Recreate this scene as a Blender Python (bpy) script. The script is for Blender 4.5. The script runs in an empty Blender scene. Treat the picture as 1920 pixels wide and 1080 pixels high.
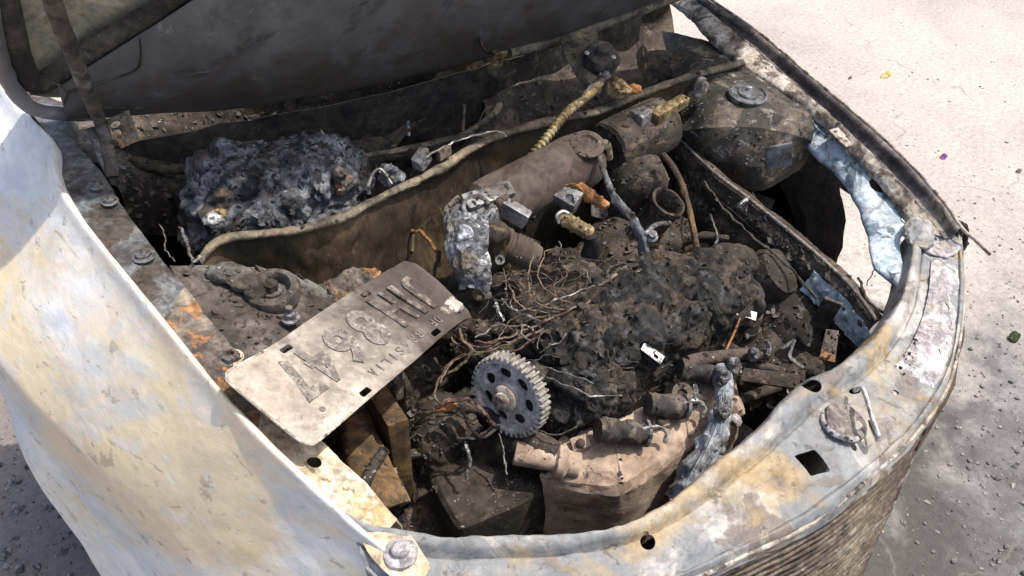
import bpy, bmesh, math, random
import numpy as np
from mathutils import Vector, Matrix, Euler, noise as mnoise

random.seed(7)
rng = np.random.default_rng(7)
scene = bpy.context.scene
COL = scene.collection

# ------------------------------------------------------------------ camera
CAM_LOC = Vector((-0.80, -0.92, 1.66))
CAM_ROT = Euler((math.radians(48.1), math.radians(-1.4), math.radians(-35.3)), 'XYZ')
FPX = 1610.0
cd = bpy.data.cameras.new('camera'); cam = bpy.data.objects.new('camera', cd); COL.objects.link(cam)
cam.location = CAM_LOC; cam.rotation_euler = CAM_ROT
cd.sensor_width = 36.0; cd.lens = FPX / 1920 * 36.0
cd.clip_start = 0.02; cd.clip_end = 2000
scene.camera = cam
# ------------------------------------------------------------------ sky and sun
SUN_DIR = Vector((0.34, -0.17, 0.83)).normalized()      # towards the sun
elev = math.asin(SUN_DIR.z); azim = math.atan2(SUN_DIR.x, SUN_DIR.y)
w = bpy.data.worlds.new('World'); scene.world = w; w.use_nodes = True
nt = w.node_tree
sky = nt.nodes.new('ShaderNodeTexSky'); sky.sky_type = 'NISHITA'; sky.sun_disc = False
sky.dust_density = 4.0; sky.ozone_density = 0.6; sky.sun_elevation = elev; sky.sun_rotation = azim
bg = nt.nodes['Background']; bg.inputs['Strength'].default_value = 0.15
nt.links.new(sky.outputs[0], bg.inputs['Color'])
sd = bpy.data.lights.new('sun', 'SUN'); sd.energy = 3.2; sd.angle = math.radians(0.55); sd.color = (1.0, 0.94, 0.85)
sun = bpy.data.objects.new('sun', sd); COL.objects.link(sun)
sun.rotation_euler = SUN_DIR.to_track_quat('Z', 'Y').to_euler(); sun.location = (3, -2, 5)
scene.view_settings.view_transform = 'Standard'; scene.view_settings.look = 'None'
scene.view_settings.exposure = 0.61; scene.view_settings.gamma = 1.0
scene.view_settings.use_curve_mapping = False

# ------------------------------------------------------------------ measuring helpers (photo pixel + known height -> place)
CR = CAM_ROT.to_matrix()
def ray(px, py): return CR @ Vector(((px - 960) / FPX, (540 - py) / FPX, -1.0))
def W(px, py, z):
    d = ray(px, py); return CAM_LOC + d * ((z - CAM_LOC.z) / d.z)
def WP(px, py, p0, n):
    d = ray(px, py); return CAM_LOC + d * ((p0 - CAM_LOC).dot(n) / d.dot(n))
def V(*a): return Vector(a)

# ------------------------------------------------------------------ materials
def new_mat(name):
    m = bpy.data.materials.new(name); m.use_nodes = True
    n = m.node_tree; return m, n, n.nodes['Principled BSDF'], n.links
def burnt(name, base, layers=(), scale=6.0, rough=0.75, metal=0.0, bump=0.4, fine=0.35, spec=0.4, bdist=0.004, stretch=(1, 1, 1), grain=90, grad=None, grime=.5):
    """base: list of colours spread over large noise; layers: (scale, lo, hi, colour, amount) flakes and stains"""
    m, n, p, L = new_mat(name)
    tc = n.nodes.new('ShaderNodeTexCoord'); mp = n.nodes.new('ShaderNodeMapping'); mp.inputs['Scale'].default_value = stretch
    oi = n.nodes.new('ShaderNodeObjectInfo')
    L.new(tc.outputs['Object'], mp.inputs['Vector'])
    def noise(s, det=8, r=0.6, dist=0.4, off=0.0):
        t = n.nodes.new('ShaderNodeTexNoise'); t.inputs['Scale'].default_value = s; t.inputs['Detail'].default_value = det
        t.inputs['Roughness'].default_value = r; t.inputs['Distortion'].default_value = dist
        a = n.nodes.new('ShaderNodeVectorMath'); a.operation = 'ADD'; a.inputs[1].default_value = (off, off * .7, off * 1.3)
        L.new(mp.outputs[0], a.inputs[0]); L.new(a.outputs[0], t.inputs['Vector']); return t
    def ramp(src, stops, interp='LINEAR'):
        r = n.nodes.new('ShaderNodeValToRGB'); r.color_ramp.interpolation = interp
        e = r.color_ramp.elements
        while len(e) < len(stops): e.new(0.5)
        for i, (pos, c) in enumerate(stops):
            e[i].position = pos; e[i].color = (c[0], c[1], c[2], 1)
        L.new(src, r.inputs[0]); return r.outputs[0]
    n1 = noise(scale, 9, 0.62, 0.8)
    k = len(base)
    col = ramp(n1.outputs[0], [(0.39 + 0.22 * i / max(1, k - 1), c) for i, c in enumerate(base)]) if k > 1 else ramp(n1.outputs[0], [(0, base[0]), (1, base[0])])
    hsum = n1.outputs[0]
    for i, (s, lo, hi, c, amt) in enumerate(layers):
        t = noise(s, 10, 0.65, 0.6, 3.1 * (i + 1))
        f = ramp(t.outputs[0], [(lo - .035, (0, 0, 0)), (hi - .045, (amt, amt, amt))])
        mx = n.nodes.new('ShaderNodeMix'); mx.data_type = 'RGBA'
        L.new(f, mx.inputs[0]); L.new(col, mx.inputs[6]); mx.inputs[7].default_value = (*c, 1); col = mx.outputs[2]
        ad = n.nodes.new('ShaderNodeMath'); ad.operation = 'MULTIPLY_ADD'; ad.inputs[1].default_value = 0.5
        L.new(f, ad.inputs[0]); L.new(hsum, ad.inputs[2]); hsum = ad.outputs[0]
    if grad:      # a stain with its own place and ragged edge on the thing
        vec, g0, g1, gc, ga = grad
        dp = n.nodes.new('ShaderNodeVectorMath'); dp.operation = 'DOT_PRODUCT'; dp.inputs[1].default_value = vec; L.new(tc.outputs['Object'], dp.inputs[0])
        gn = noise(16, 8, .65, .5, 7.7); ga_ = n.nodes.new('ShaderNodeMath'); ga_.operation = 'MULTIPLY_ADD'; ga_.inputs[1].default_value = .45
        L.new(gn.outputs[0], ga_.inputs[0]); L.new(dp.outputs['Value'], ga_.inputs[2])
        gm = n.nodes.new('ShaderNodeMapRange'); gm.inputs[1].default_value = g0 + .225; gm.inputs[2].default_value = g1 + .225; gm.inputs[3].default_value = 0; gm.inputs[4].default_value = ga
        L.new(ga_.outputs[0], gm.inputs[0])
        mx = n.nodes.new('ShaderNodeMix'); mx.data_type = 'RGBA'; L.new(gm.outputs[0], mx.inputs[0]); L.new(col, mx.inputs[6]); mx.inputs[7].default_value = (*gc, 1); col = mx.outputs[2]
    if grime:     # blotchy soot film
        ng = noise(scale * 4.3, 10, .7, .9, 5.5)
        gf = ramp(ng.outputs[0], [(.36, (1 - grime,) * 3), (.50, (1, 1, 1)), (.64, (1 + grime * .7,) * 3)])
        mg = n.nodes.new('ShaderNodeMix'); mg.data_type = 'RGBA'; mg.blend_type = 'MULTIPLY'; mg.inputs[0].default_value = 1
        L.new(col, mg.inputs[6]); L.new(gf, mg.inputs[7]); col = mg.outputs[2]
    nf = noise(grain, 6, 0.7, 0.2, 11.0)
    fr = ramp(nf.outputs[0], [(0.36, (1 - fine,) * 3), (0.64, (1 + fine * .6,) * 3)])
    mu = n.nodes.new('ShaderNodeMix'); mu.data_type = 'RGBA'; mu.blend_type = 'MULTIPLY'; mu.inputs[0].default_value = 1
    L.new(col, mu.inputs[6]); L.new(fr, mu.inputs[7]); L.new(mu.outputs[2], p.inputs['Base Color'])
    ra = n.nodes.new('ShaderNodeMapRange'); ra.inputs[3].default_value = max(0.05, rough - 0.18); ra.inputs[4].default_value = min(1, rough + 0.18)
    L.new(nf.outputs[0], ra.inputs[0]); L.new(ra.outputs[0], p.inputs['Roughness'])
    p.inputs['Metallic'].default_value = metal; p.inputs['Specular IOR Level'].default_value = spec
    hs = n.nodes.new('ShaderNodeMath'); hs.operation = 'MULTIPLY_ADD'; hs.inputs[1].default_value = 0.35
    L.new(nf.outputs[0], hs.inputs[0]); L.new(hsum, hs.inputs[2])
    b = n.nodes.new('ShaderNodeBump'); b.inputs['Strength'].default_value = bump; b.inputs['Distance'].default_value = bdist
    L.new(hs.outputs[0], b.inputs['Height']); L.new(b.outputs[0], p.inputs['Normal'])
    return m

M = {}
M['fender_white'] = burnt('scorched_white_fender', [(.54, .57, .61), (.66, .66, .65), (.70, .68, .63), (.68, .61, .46)],
    [(6, .50, .62, (.72, .72, .71), .8), (3.2, .53, .64, (.64, .47, .22), .65), (4.5, .55, .65, (.40, .48, .57), .55), (30, .60, .63, (.56, .57, .58), .5), (60, .655, .675, (.30, .25, .21), .6), (20, .69, .705, (.34, .27, .20), .6)], scale=3.0, rough=.55, bump=.3, fine=.09, stretch=(1, .45, 1), grime=.06)
M['front_panel'] = burnt('scorched_front_panel', [(.20, .205, .21), (.28, .272, .26), (.31, .275, .215), (.39, .375, .36)],
    [(6, .56, .62, (.42, .40, .385), .8), (4, .53, .60, (.15, .165, .18), .8), (10, .58, .63, (.13, .10, .085), .7), (5, .57, .66, (.34, .235, .10), .7), (44, .66, .69, (.07, .06, .05), .6)], scale=4.5, rough=.6, bump=.45, fine=.2, grime=.22)
M['flake_panel'] = burnt('flaking_pale_panel', [(.34, .32, .33), (.46, .44, .44), (.54, .52, .52)],
    [(38, .52, .58, (.36, .33, .34), .7), (9, .56, .64, (.50, .40, .27), .5)], scale=9, rough=.8, bump=.7, fine=.3)
M['blue_flake'] = burnt('blue_grey_flaked_paint', [(.10, .15, .19), (.17, .23, .29), (.34, .44, .53)],
    [(12, .46, .52, (.46, .56, .64), .9), (26, .54, .60, (.56, .60, .62), .8), (40, .62, .68, (.04, .05, .06), .8)], scale=7, rough=.65, bump=.5, fine=.2)
M['flange_dark'] = burnt('dark_scorched_flange', [(.045, .042, .042), (.10, .10, .105), (.17, .175, .18)],
    [(12, .55, .59, (.15, .165, .175), .7), (10, .57, .63, (.05, .035, .025), .8), (28, .63, .68, (.02, .018, .016), .8)], scale=9, rough=.6, bump=.4)
M['flange_rust'] = burnt('rusty_flange', [(.05, .042, .038), (.12, .10, .085), (.24, .20, .15)],
    [(20, .56, .61, (.36, .17, .07), .75), (30, .56, .62, (.05, .04, .035), .7), (10, .60, .68, (.46, .40, .31), .7)], scale=12, rough=.8, bump=.6)
M['flange_tan'] = burnt('tan_scorched_flange', [(.42, .32, .19), (.52, .44, .32), (.38, .27, .14)],
    [(20, .56, .62, (.62, .56, .47), .7), (34, .62, .67, (.10, .07, .05), .8)], scale=8, rough=.75, bump=.4)
M['flange_purple'] = burnt('purple_brown_fender_lip', [(.075, .062, .062), (.13, .11, .11), (.20, .17, .15)],
    [(14, .56, .62, (.32, .27, .21), .6), (35, .60, .66, (.035, .03, .03), .7)], scale=10, rough=.6, bump=.3)
M['flange_beige'] = burnt('beige_fender_flange', [(.20, .17, .15), (.34, .29, .23), (.44, .38, .29)],
    [(16, .54, .60, (.50, .46, .41), .8), (24, .58, .63, (.08, .06, .05), .85), (9, .60, .67, (.36, .24, .10), .6)], scale=12, rough=.8, bump=.6)
M['hood_grey'] = burnt('smooth_grey_hood_lining', [(.095, .095, .10), (.13, .13, .136), (.165, .162, .165)],
    [(3, .52, .66, (.115, .092, .075), .6), (7, .60, .70, (.045, .045, .05), .6), (26, .655, .685, (.22, .22, .23), .6)], scale=2.5, rough=.42, bump=.12, fine=.06, spec=.5, grime=.14, grad=((0, .44, -.9), .30, .46, (.075, .055, .04), .8))
M['hood_skin'] = burnt('beige_hood_underside', [(.26, .24, .19), (.36, .31, .22), (.28, .27, .25)], [(6, .58, .68, (.16, .12, .08), .6)], scale=5, rough=.7, bump=.2, fine=.15)
M['soot'] = burnt('brown_soot', [(.020, .016, .013), (.045, .036, .028), (.085, .067, .05)],
    [(12, .56, .64, (.13, .095, .065), .7), (30, .62, .68, (.008, .007, .007), .8), (45, .64, .68, (.20, .18, .15), .6)], scale=8, rough=.85, bump=.6)
M['soot_dark'] = burnt('black_soot', [(.018, .014, .012), (.038, .031, .025), (.068, .055, .044)], [(20, .6, .68, (.08, .06, .045), .6), (50, .64, .69, (.12, .11, .10), .5)], scale=9, rough=.9, bump=.5)
M['wall_brown'] = burnt('brown_yellow_scorched_steel', [(.028, .021, .013), (.062, .044, .024), (.105, .075, .038)],
    [(7, .55, .65, (.035, .026, .02), .8), (24, .62, .68, (.20, .15, .085), .5)], scale=5, rough=.75, bump=.4, stretch=(1, 1, .5))
M['lip'] = burnt('scorched_steel_lip', [(.09, .072, .05), (.16, .13, .09), (.24, .19, .12)], [(22, .58, .64, (.05, .04, .03), .8)], scale=14, rough=.65, bump=.5)
M['char'] = burnt('blue_grey_char', [(.03, .031, .034), (.10, .105, .115), (.20, .205, .22)],
    [(18, .55, .62, (.014, .012, .012), .85), (9, .62, .70, (.13, .09, .06), .6), (40, .62, .67, (.22, .23, .25), .6)], scale=14, rough=.8, bump=.9, bdist=.006)
M['char_engine'] = burnt('black_crusted_char', [(.007, .0065, .0065), (.022, .020, .019), (.052, .048, .046)],
    [(11, .54, .61, (.075, .055, .038), .7), (30, .62, .67, (.10, .10, .105), .5), (14, .57, .62, (.005, .005, .005), .85)], scale=16, rough=.78, bump=1.0, bdist=.006)
M['tan_shield'] = burnt('heat_tanned_iron', [(.30, .22, .165), (.40, .305, .235), (.48, .38, .30)],
    [(14, .58, .64, (.11, .07, .05), .6), (30, .62, .67, (.42, .33, .25), .5), (50, .66, .70, (.04, .03, .025), .8)], scale=8, rough=.85, bump=.35, fine=.2, grime=.25)
M['brown_tube'] = burnt('matte_brown_casting', [(.060, .043, .034), (.085, .062, .049), (.11, .082, .066)], [(16, .6, .7, (.06, .045, .035), .6)], scale=7, rough=.9, bump=.25, fine=.12)
M['alu'] = burnt('dull_aluminium', [(.10, .10, .105), (.19, .19, .195), (.30, .30, .30)], [(16, .58, .64, (.06, .05, .045), .8), (11, .62, .7, (.22, .17, .10), .6)], scale=16, rough=.5, metal=.35, bump=.5)
M['foil'] = burnt('melted_aluminium', [(.20, .21, .23), (.34, .35, .38), (.52, .53, .56)], [(24, .54, .60, (.08, .08, .085), .8), (13, .56, .63, (.24, .19, .12), .6)], scale=30, rough=.5, metal=.45, bump=1.0, bdist=.006)
M['gear'] = burnt('grey_sintered_steel', [(.34, .34, .33), (.44, .435, .42), (.52, .51, .49)], [(30, .60, .66, (.26, .26, .26), .5), (18, .6, .68, (.08, .06, .05), .6)], scale=18, rough=.6, metal=.15, bump=.3, fine=.2)
M['gear_teeth'] = burnt('tan_dusted_gear_teeth', [(.17, .155, .13), (.26, .24, .21), (.33, .31, .275)], [(40, .6, .66, (.07, .06, .05), .6)], scale=24, rough=.8, bump=.4)
M['plate'] = burnt('scorched_grey_plate', [(.32, .27, .225), (.40, .35, .295), (.48, .425, .365)],
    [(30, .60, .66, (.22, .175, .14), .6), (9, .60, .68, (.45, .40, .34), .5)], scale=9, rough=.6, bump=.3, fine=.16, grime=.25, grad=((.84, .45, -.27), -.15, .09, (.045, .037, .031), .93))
M['plate_far'] = burnt('sooty_far_letters', [(.07, .06, .052), (.12, .10, .085)], [(40, .58, .63, (.26, .22, .18), .7)], scale=30, rough=.6, bump=.3)
M['plate_soot'] = burnt('sooty_plate_print', [(.13, .11, .098), (.17, .15, .13), (.23, .20, .175)], [(55, .58, .62, (.32, .28, .24), .7)], scale=40, rough=.8, bump=.3)
M['rust'] = burnt('orange_rust', [(.14, .06, .022), (.26, .11, .035), (.36, .19, .08)], [(30, .6, .66, (.07, .04, .025), .7)], scale=20, rough=.85, bump=.5)
M['ochre'] = burnt('ochre_rusted_sheet', [(.05, .03, .014), (.12, .07, .028), (.17, .105, .05)], [(9, .53, .60, (.035, .025, .018), .9)], scale=8, rough=.8, bump=.4)
M['brass'] = burnt('yellowed_brass', [(.10, .07, .03), (.22, .155, .07), (.38, .31, .18)], [(40, .6, .66, (.07, .05, .03), .8)], scale=30, rough=.6, metal=.2, bump=.5)
M['copper'] = burnt('bare_copper_wire', [(.075, .042, .032), (.125, .072, .055), (.18, .12, .095)], scale=30, rough=.6, metal=.3, bump=.2)
M['wire_yellow'] = burnt('yellow_scorched_wire', [(.09, .068, .036), (.17, .13, .07)], scale=30, rough=.7, bump=.2)
M['wire_grey'] = burnt('grey_bare_wire', [(.16, .15, .14), (.30, .29, .28)], scale=30, rough=.5, metal=.4, bump=.2)
M['wire_dark'] = burnt('charred_wire', [(.03, .025, .022), (.07, .06, .05)], scale=30, rough=.8, bump=.3)
M['bright'] = burnt('bright_bare_steel', [(.42, .41, .40), (.62, .61, .60)], [(40, .6, .66, (.18, .16, .14), .7)], scale=25, rough=.45, metal=.5, bump=.4)
M['strands'] = burnt('frayed_glass_fibre_sleeve', [(.16, .19, .22), (.30, .33, .36), (.44, .46, .47)], [(20, .58, .66, (.10, .09, .085), .8)], scale=22, rough=.75, bump=.6, stretch=(1, 1, .3))
M['dark_plug'] = burnt('dark_rubber_boot', [(.022, .020, .02), (.045, .04, .037)], [(14, .53, .60, (.12, .09, .065), .7), (40, .60, .65, (.17, .14, .11), .6)], scale=14, rough=.8, bump=.3)
M['tyre'] = burnt('burnt_tyre_rubber', [(.002, .002, .002), (.004, .0035, .0035)], [], scale=10, rough=1.0, bump=.6, spec=.02)
M['grille'] = burnt('brown_scorched_fins', [(.07, .052, .035), (.13, .10, .07), (.20, .165, .12)], [(14, .58, .66, (.05, .042, .036), .7), (30, .62, .67, (.30, .27, .23), .5)], scale=10, rough=.8, bump=.4)
M['tower'] = burnt('grey_brown_scorched_steel', [(.022, .019, .016), (.042, .036, .029), (.078, .067, .055)], [(10, .57, .63, (.15, .12, .085), .7), (22, .57, .62, (.03, .026, .023), .85), (7, .58, .66, (.14, .075, .04), .6), (40, .62, .66, (.28, .26, .24), .6)], scale=8, rough=.75, bump=.5)
M['bracket'] = burnt('brown_scorched_bracket', [(.045, .037, .032), (.08, .067, .057), (.125, .108, .094)], [(9, .57, .64, (.16, .165, .16), .6), (26, .6, .65, (.03, .025, .02), .8)], scale=8, rough=.75, bump=.4)
M['leaf'] = burnt('dry_yellow_leaf', [(.42, .33, .12), (.55, .46, .22)], scale=60, rough=.7, bump=.3)
M['moss'] = burnt('green_weed', [(.04, .06, .02), (.08, .10, .04)], scale=60, rough=.8, bump=.3)
M['scrap'] = burnt('red_blue_scrap', [(.10, .12, .40), (.45, .08, .12)], scale=60, rough=.5, bump=.1)
M['ash'] = burnt('grey_ash_bits', [(.05, .05, .05), (.16, .15, .145), (.30, .28, .26)], scale=40, rough=.9, bump=.4)

# ------------------------------------------------------------------ mesh helpers
def wloc(o):
    p = Vector((0, 0, 0))
    while o is not None:
        p += o.location; o = o.parent
    return p
def link(name, me, mat, parent, smooth=True, angle=None):
    o = bpy.data.objects.new(name, me)
    n = len(me.vertices)
    co = np.empty(n * 3); me.vertices.foreach_get('co', co); co = co.reshape(-1, 3)
    c = (co.min(0) + co.max(0)) / 2
    me.vertices.foreach_set('co', (co - c).ravel())
    if mat is not None:
        me.materials.clear(); me.materials.append(M[mat])
    if smooth:
        me.polygons.foreach_set('use_smooth', [True] * len(me.polygons))
        if angle: me.set_sharp_from_angle(angle=math.radians(angle))
    me.update()
    COL.objects.link(o)
    o.parent = parent
    o.location = Vector(c) - (wloc(parent) if parent else Vector((0, 0, 0)))
    return o
def mesh(name, verts, faces, mat, parent, smooth=True, angle=None):
    me = bpy.data.meshes.new(name); me.from_pydata([tuple(v) for v in verts], [], faces); me.validate()
    return link(name, me, mat, parent, smooth, angle)
def from_bm(name, bm, mat, parent, smooth=True, angle=40):
    me = bpy.data.meshes.new(name); bm.to_mesh(me); bm.free()
    return link(name, me, mat, parent, smooth, angle)
def thing(name, label, cat, loc=(0, 0, 0), group=None):
    o = bpy.data.objects.new(name, None); COL.objects.link(o); o.location = loc; o.empty_display_size = .05
    return tag(o, label, cat, group)
def tag(o, label, cat, group=None):
    o['label'] = label; o['category'] = cat
    if group: o['group'] = group
    return o
def cr(pts, n):
    """Catmull-Rom through pts (k,3) -> n samples"""
    P = np.array([tuple(p) for p in pts], float); k = len(P)
    if k == 2:
        t = np.linspace(0, 1, n)[:, None]; return P[0] * (1 - t) + P[1] * t
    E = np.vstack([2 * P[0] - P[1], P, 2 * P[-1] - P[-2]])
    out = []
    for t in np.linspace(0, k - 1, n):
        i = min(int(t), k - 2); f = t - i
        a, b, c, d = E[i], E[i + 1], E[i + 2], E[i + 3]
        out.append(.5 * ((2 * b) + (c - a) * f + (2 * a - 5 * b + 4 * c - d) * f * f + (3 * b - a - 3 * c + d) * f ** 3))
    return np.array(out)
def fbm(p, s, o=4): return mnoise.fractal(Vector(p) * s, 0.8, 2.1, o)
def sheet(name, rows, mat, parent, nu=60, nv=16, thick=.0015, rough=.0, rs=14.0, edge=0.0, es=40, sharp=False, seed=0, ang=50):
    """rows of control points (same count) -> smooth solid sheet; edge: ragged rims"""
    R1 = np.array([cr(r, nu) for r in rows])
    if sharp:   # keep rows as creases
        t = np.linspace(0, len(rows) - 1, nv); G = np.empty((nv, nu, 3))
        for j, tt in enumerate(t):
            i = min(int(tt), len(rows) - 2); f = tt - i; G[j] = R1[i] * (1 - f) + R1[i + 1] * f
    else:
        G = np.stack([cr(R1[:, i], nv) for i in range(nu)], 1)
    du = np.gradient(G, axis=1); dv = np.gradient(G, axis=0); N = np.cross(du, dv); N /= np.linalg.norm(N, axis=2, keepdims=True) + 1e-12
    if rough or edge:
        for j in range(nv):
            for i in range(nu):
                p = G[j, i]
                if rough: G[j, i] = p + N[j, i] * (fbm(p + seed, rs) * rough)
                if edge and j in (0, nv - 1):
                    d = dv[j, i] / (np.linalg.norm(dv[j, i]) + 1e-9) * (1 if j == 0 else -1)
                    G[j, i] += d * abs(fbm(p + 5 + seed, es, 3)) * edge
    top = (G + N * thick / 2).reshape(-1, 3); bot = (G - N * thick / 2).reshape(-1, 3)
    verts = np.vstack([top, bot]); off = nu * nv; F = []
    for j in range(nv - 1):
        for i in range(nu - 1):
            a = j * nu + i; F.append((a, a + 1, a + nu + 1, a + nu)); F.append((off + a, off + a + nu, off + a + nu + 1, off + a + 1))
    for i in range(nu - 1):
        F.append((i, off + i, off + i + 1, i + 1)); a = (nv - 1) * nu + i; F.append((a, a + 1, off + a + 1, off + a))
    for j in range(nv - 1):
        a = j * nu; F.append((a, a + nu, off + a + nu, off + a)); a = j * nu + nu - 1; F.append((a, off + a, off + a + nu, a + nu))
    return mesh(name, verts, F, mat, parent, True, ang)
def frames(P):
    T = np.gradient(P, axis=0); T /= np.linalg.norm(T, axis=1, keepdims=True) + 1e-12
    n = np.cross(T[0], [0, 0, 1.0]);
    if np.linalg.norm(n) < 1e-3: n = np.cross(T[0], [1.0, 0, 0])
    n /= np.linalg.norm(n); Ns = [n]
    for i in range(1, len(P)):
        n = Ns[-1] - T[i] * np.dot(Ns[-1], T[i]); n /= np.linalg.norm(n) + 1e-12; Ns.append(n)
    Ns = np.array(Ns); return T, Ns, np.cross(T, Ns)
def tube_geo(pts, r, n=24, k=8, flat=1.0, rough=0, ridge=None, kink=0.0):
    P = cr(pts, n)
    if kink: P = P + np.array([tuple(mnoise.noise_vector(Vector(q) * 55) * kink + mnoise.noise_vector(Vector(q) * 170) * kink * .4) for q in P])
    T, A, B = frames(P); vs = []; fs = []
    for i in range(n):
        rr = r(i / (n - 1)) if callable(r) else r
        if ridge: rr *= ridge(i)
        for j in range(k):
            a = 2 * math.pi * j / k; q = rr
            if rough: q *= 1 + rough * fbm(P[i] + A[i] * math.cos(a) * .02 + B[i] * math.sin(a) * .02, 60, 3)
            vs.append(P[i] + A[i] * math.cos(a) * q + B[i] * math.sin(a) * q * flat)
    for i in range(n - 1):
        for j in range(k):
            fs.append((i * k + j, i * k + (j + 1) % k, (i + 1) * k + (j + 1) % k, (i + 1) * k + j))
    fs.append(tuple(range(k - 1, -1, -1))); fs.append(tuple((n - 1) * k + j for j in range(k)))
    return vs, fs
def tube(name, pts, r, mat, parent, n=24, k=8, flat=1.0, rough=0, ridge=None, kink=0.0):
    vs, fs = tube_geo(pts, r, n, k, flat, rough, ridge, kink)
    return mesh(name, vs, fs, mat, parent, True, 50)
def basis(axis, ref=None):
    a = Vector(axis).normalized(); r = Vector(ref) if ref else (Vector((0, 0, 1)) if abs(a.z) < .9 else Vector((1, 0, 0)))
    x = (r - a * r.dot(a)).normalized(); return x, a.cross(x), a
def lathe(name, prof, origin, axis, mat, parent, n=32, rough=0, hexa=False, ref=None):
    x, y, a = basis(axis, ref); o = Vector(origin); vs = []; fs = []
    if hexa: n = 6
    for (r, t) in prof:
        for j in range(n):
            th = 2 * math.pi * j / n; p = o + a * t + (x * math.cos(th) + y * math.sin(th)) * r
            if rough: p += (p - o - a * t).normalized() * (rough * fbm(p, 40)) if r > 1e-5 else Vector()
            vs.append(p)
    k = len(prof)
    for i in range(k - 1):
        for j in range(n):
            fs.append((i * n + j, i * n + (j + 1) % n, (i + 1) * n + (j + 1) % n, (i + 1) * n + j))
    fs.append(tuple(range(n - 1, -1, -1))); fs.append(tuple((k - 1) * n + j for j in range(n)))
    return mesh(name, vs, fs, mat, parent, not hexa, 35)
def block(name, c, size, mat, parent, ax=(1, 0, 0), up=(0, 0, 1), bevel=.004, seg=2, rough=0, rs=20, sub=0):
    bm = bmesh.new(); bmesh.ops.create_cube(bm, size=1)
    for v in bm.verts: v.co = Vector((v.co.x * size[0], v.co.y * size[1], v.co.z * size[2]))
    if bevel: bmesh.ops.bevel(bm, geom=bm.edges[:], offset=bevel, segments=seg, affect='EDGES', profile=.6)
    if sub: bmesh.ops.subdivide_edges(bm, edges=bm.edges[:], cuts=sub, use_grid_fill=True)
    X = Vector(ax).normalized(); Z = (Vector(up) - X * Vector(up).dot(X)).normalized(); Y = Z.cross(X)
    for v in bm.verts:
        p = Vector(c) + X * v.co.x + Y * v.co.y + Z * v.co.z
        if rough: p += mnoise.noise_vector(p * rs) * rough
        v.co = p
    return from_bm(name, bm, mat, parent)
def lump(name, c, size, mat, parent, ax=(1, 0, 0), up=(0, 0, 1), sub=6, amp=.02, s=18, pw=2.6, crater=.0, seed=0.0, vor=0.0):
    bm = bmesh.new(); bmesh.ops.create_icosphere(bm, subdivisions=sub, radius=1)
    X = Vector(ax).normalized(); Z = (Vector(up) - X * Vector(up).dot(X)).normalized(); Y = Z.cross(X); off = Vector((seed, seed * 2, seed * .5))
    for v in bm.verts:
        d = v.co.normalized()
        k = (abs(d.x) ** pw + abs(d.y) ** pw + abs(d.z) ** pw) ** (-1 / pw); q = d * k
        p = X * (q.x * size[0] / 2) + Y * (q.y * size[1] / 2) + Z * (q.z * size[2] / 2)
        nrm = (X * d.x / size[0] + Y * d.y / size[1] + Z * d.z / size[2]).normalized()
        h = mnoise.fractal((p + off) * s * .5, 1.0, 2, 3) * .9 + (0.5 - abs(mnoise.noise((p + off) * s))) * .9 + (.4 - abs(mnoise.noise((p + off) * s * 2.7))) * .45 + mnoise.noise((p + off) * s * 6) * .18
        if vor:
            vd = mnoise.voronoi((p + off) * s * 1.25)[0]; h += (min(vd[1] - vd[0], .5) - .25) * vor
        if crater:
            cc = mnoise.noise((p + off * 3) * s * .8)
            if cc > .25: h -= (cc - .25) * crater
        v.co = Vector(c) + p + nrm * (h * amp)
    return from_bm(name, bm, mat, parent, True, None)
def cut(o, cutters):
    """boolean holes, applied; cutters removed"""
    for q in [o] + cutters:
        bm = bmesh.new(); bm.from_mesh(q.data); bmesh.ops.recalc_face_normals(bm, faces=bm.faces); bm.to_mesh(q.data); bm.free()
    mt = o.data.materials[0] if o.data.materials else None
    for c in cutters:
        n0 = len(o.data.polygons)
        for solver in ('EXACT', 'FAST'):
            md = o.modifiers.new('cut', 'BOOLEAN'); md.operation = 'DIFFERENCE'; md.solver = solver; md.object = c
            bpy.context.view_layer.update()
            dg = bpy.context.evaluated_depsgraph_get()
            me = bpy.data.meshes.new_from_object(o.evaluated_get(dg), depsgraph=dg)
            o.modifiers.clear()
            if len(me.polygons) > n0 * .8 or n0 < 200:
                o.data = me; break
    me = o.data; me.materials.clear()
    if mt: me.materials.append(mt)
    for p in me.polygons: p.material_index = 0
    for c in cutters: bpy.data.objects.remove(c, do_unlink=True)
def prism(outline, c, axis, depth, ref):
    """temporary cutter: 2-D outline extruded along axis about c"""
    x, y, a = basis(axis, ref); vs = []; n = len(outline)
    for s in (-1, 1):
        for (u, v) in outline: vs.append(Vector(c) + x * u + y * v + a * (s * depth / 2))
    fs = [tuple(range(n - 1, -1, -1)), tuple(range(n, 2 * n))] + [(j, (j + 1) % n, n + (j + 1) % n, n + j) for j in range(n)]
    return mesh('cutter', vs, fs, None, None, False)
def ell(rx, ry, n=20): return [(rx * math.cos(2 * math.pi * i / n), ry * math.sin(2 * math.pi * i / n)) for i in range(n)]
def rrect(w_, h_, r, n=5):
    o = []
    for cx, cy, a0 in ((w_ / 2 - r, h_ / 2 - r, 0), (-w_ / 2 + r, h_ / 2 - r, 90), (-w_ / 2 + r, -h_ / 2 + r, 180), (w_ / 2 - r, -h_ / 2 + r, 270)):
        for i in range(n + 1):
            a = math.radians(a0 + 90 * i / n); o.append((cx + r * math.cos(a), cy + r * math.sin(a)))
    return o
def px3(seq): return [W(*s) for s in seq]
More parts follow.
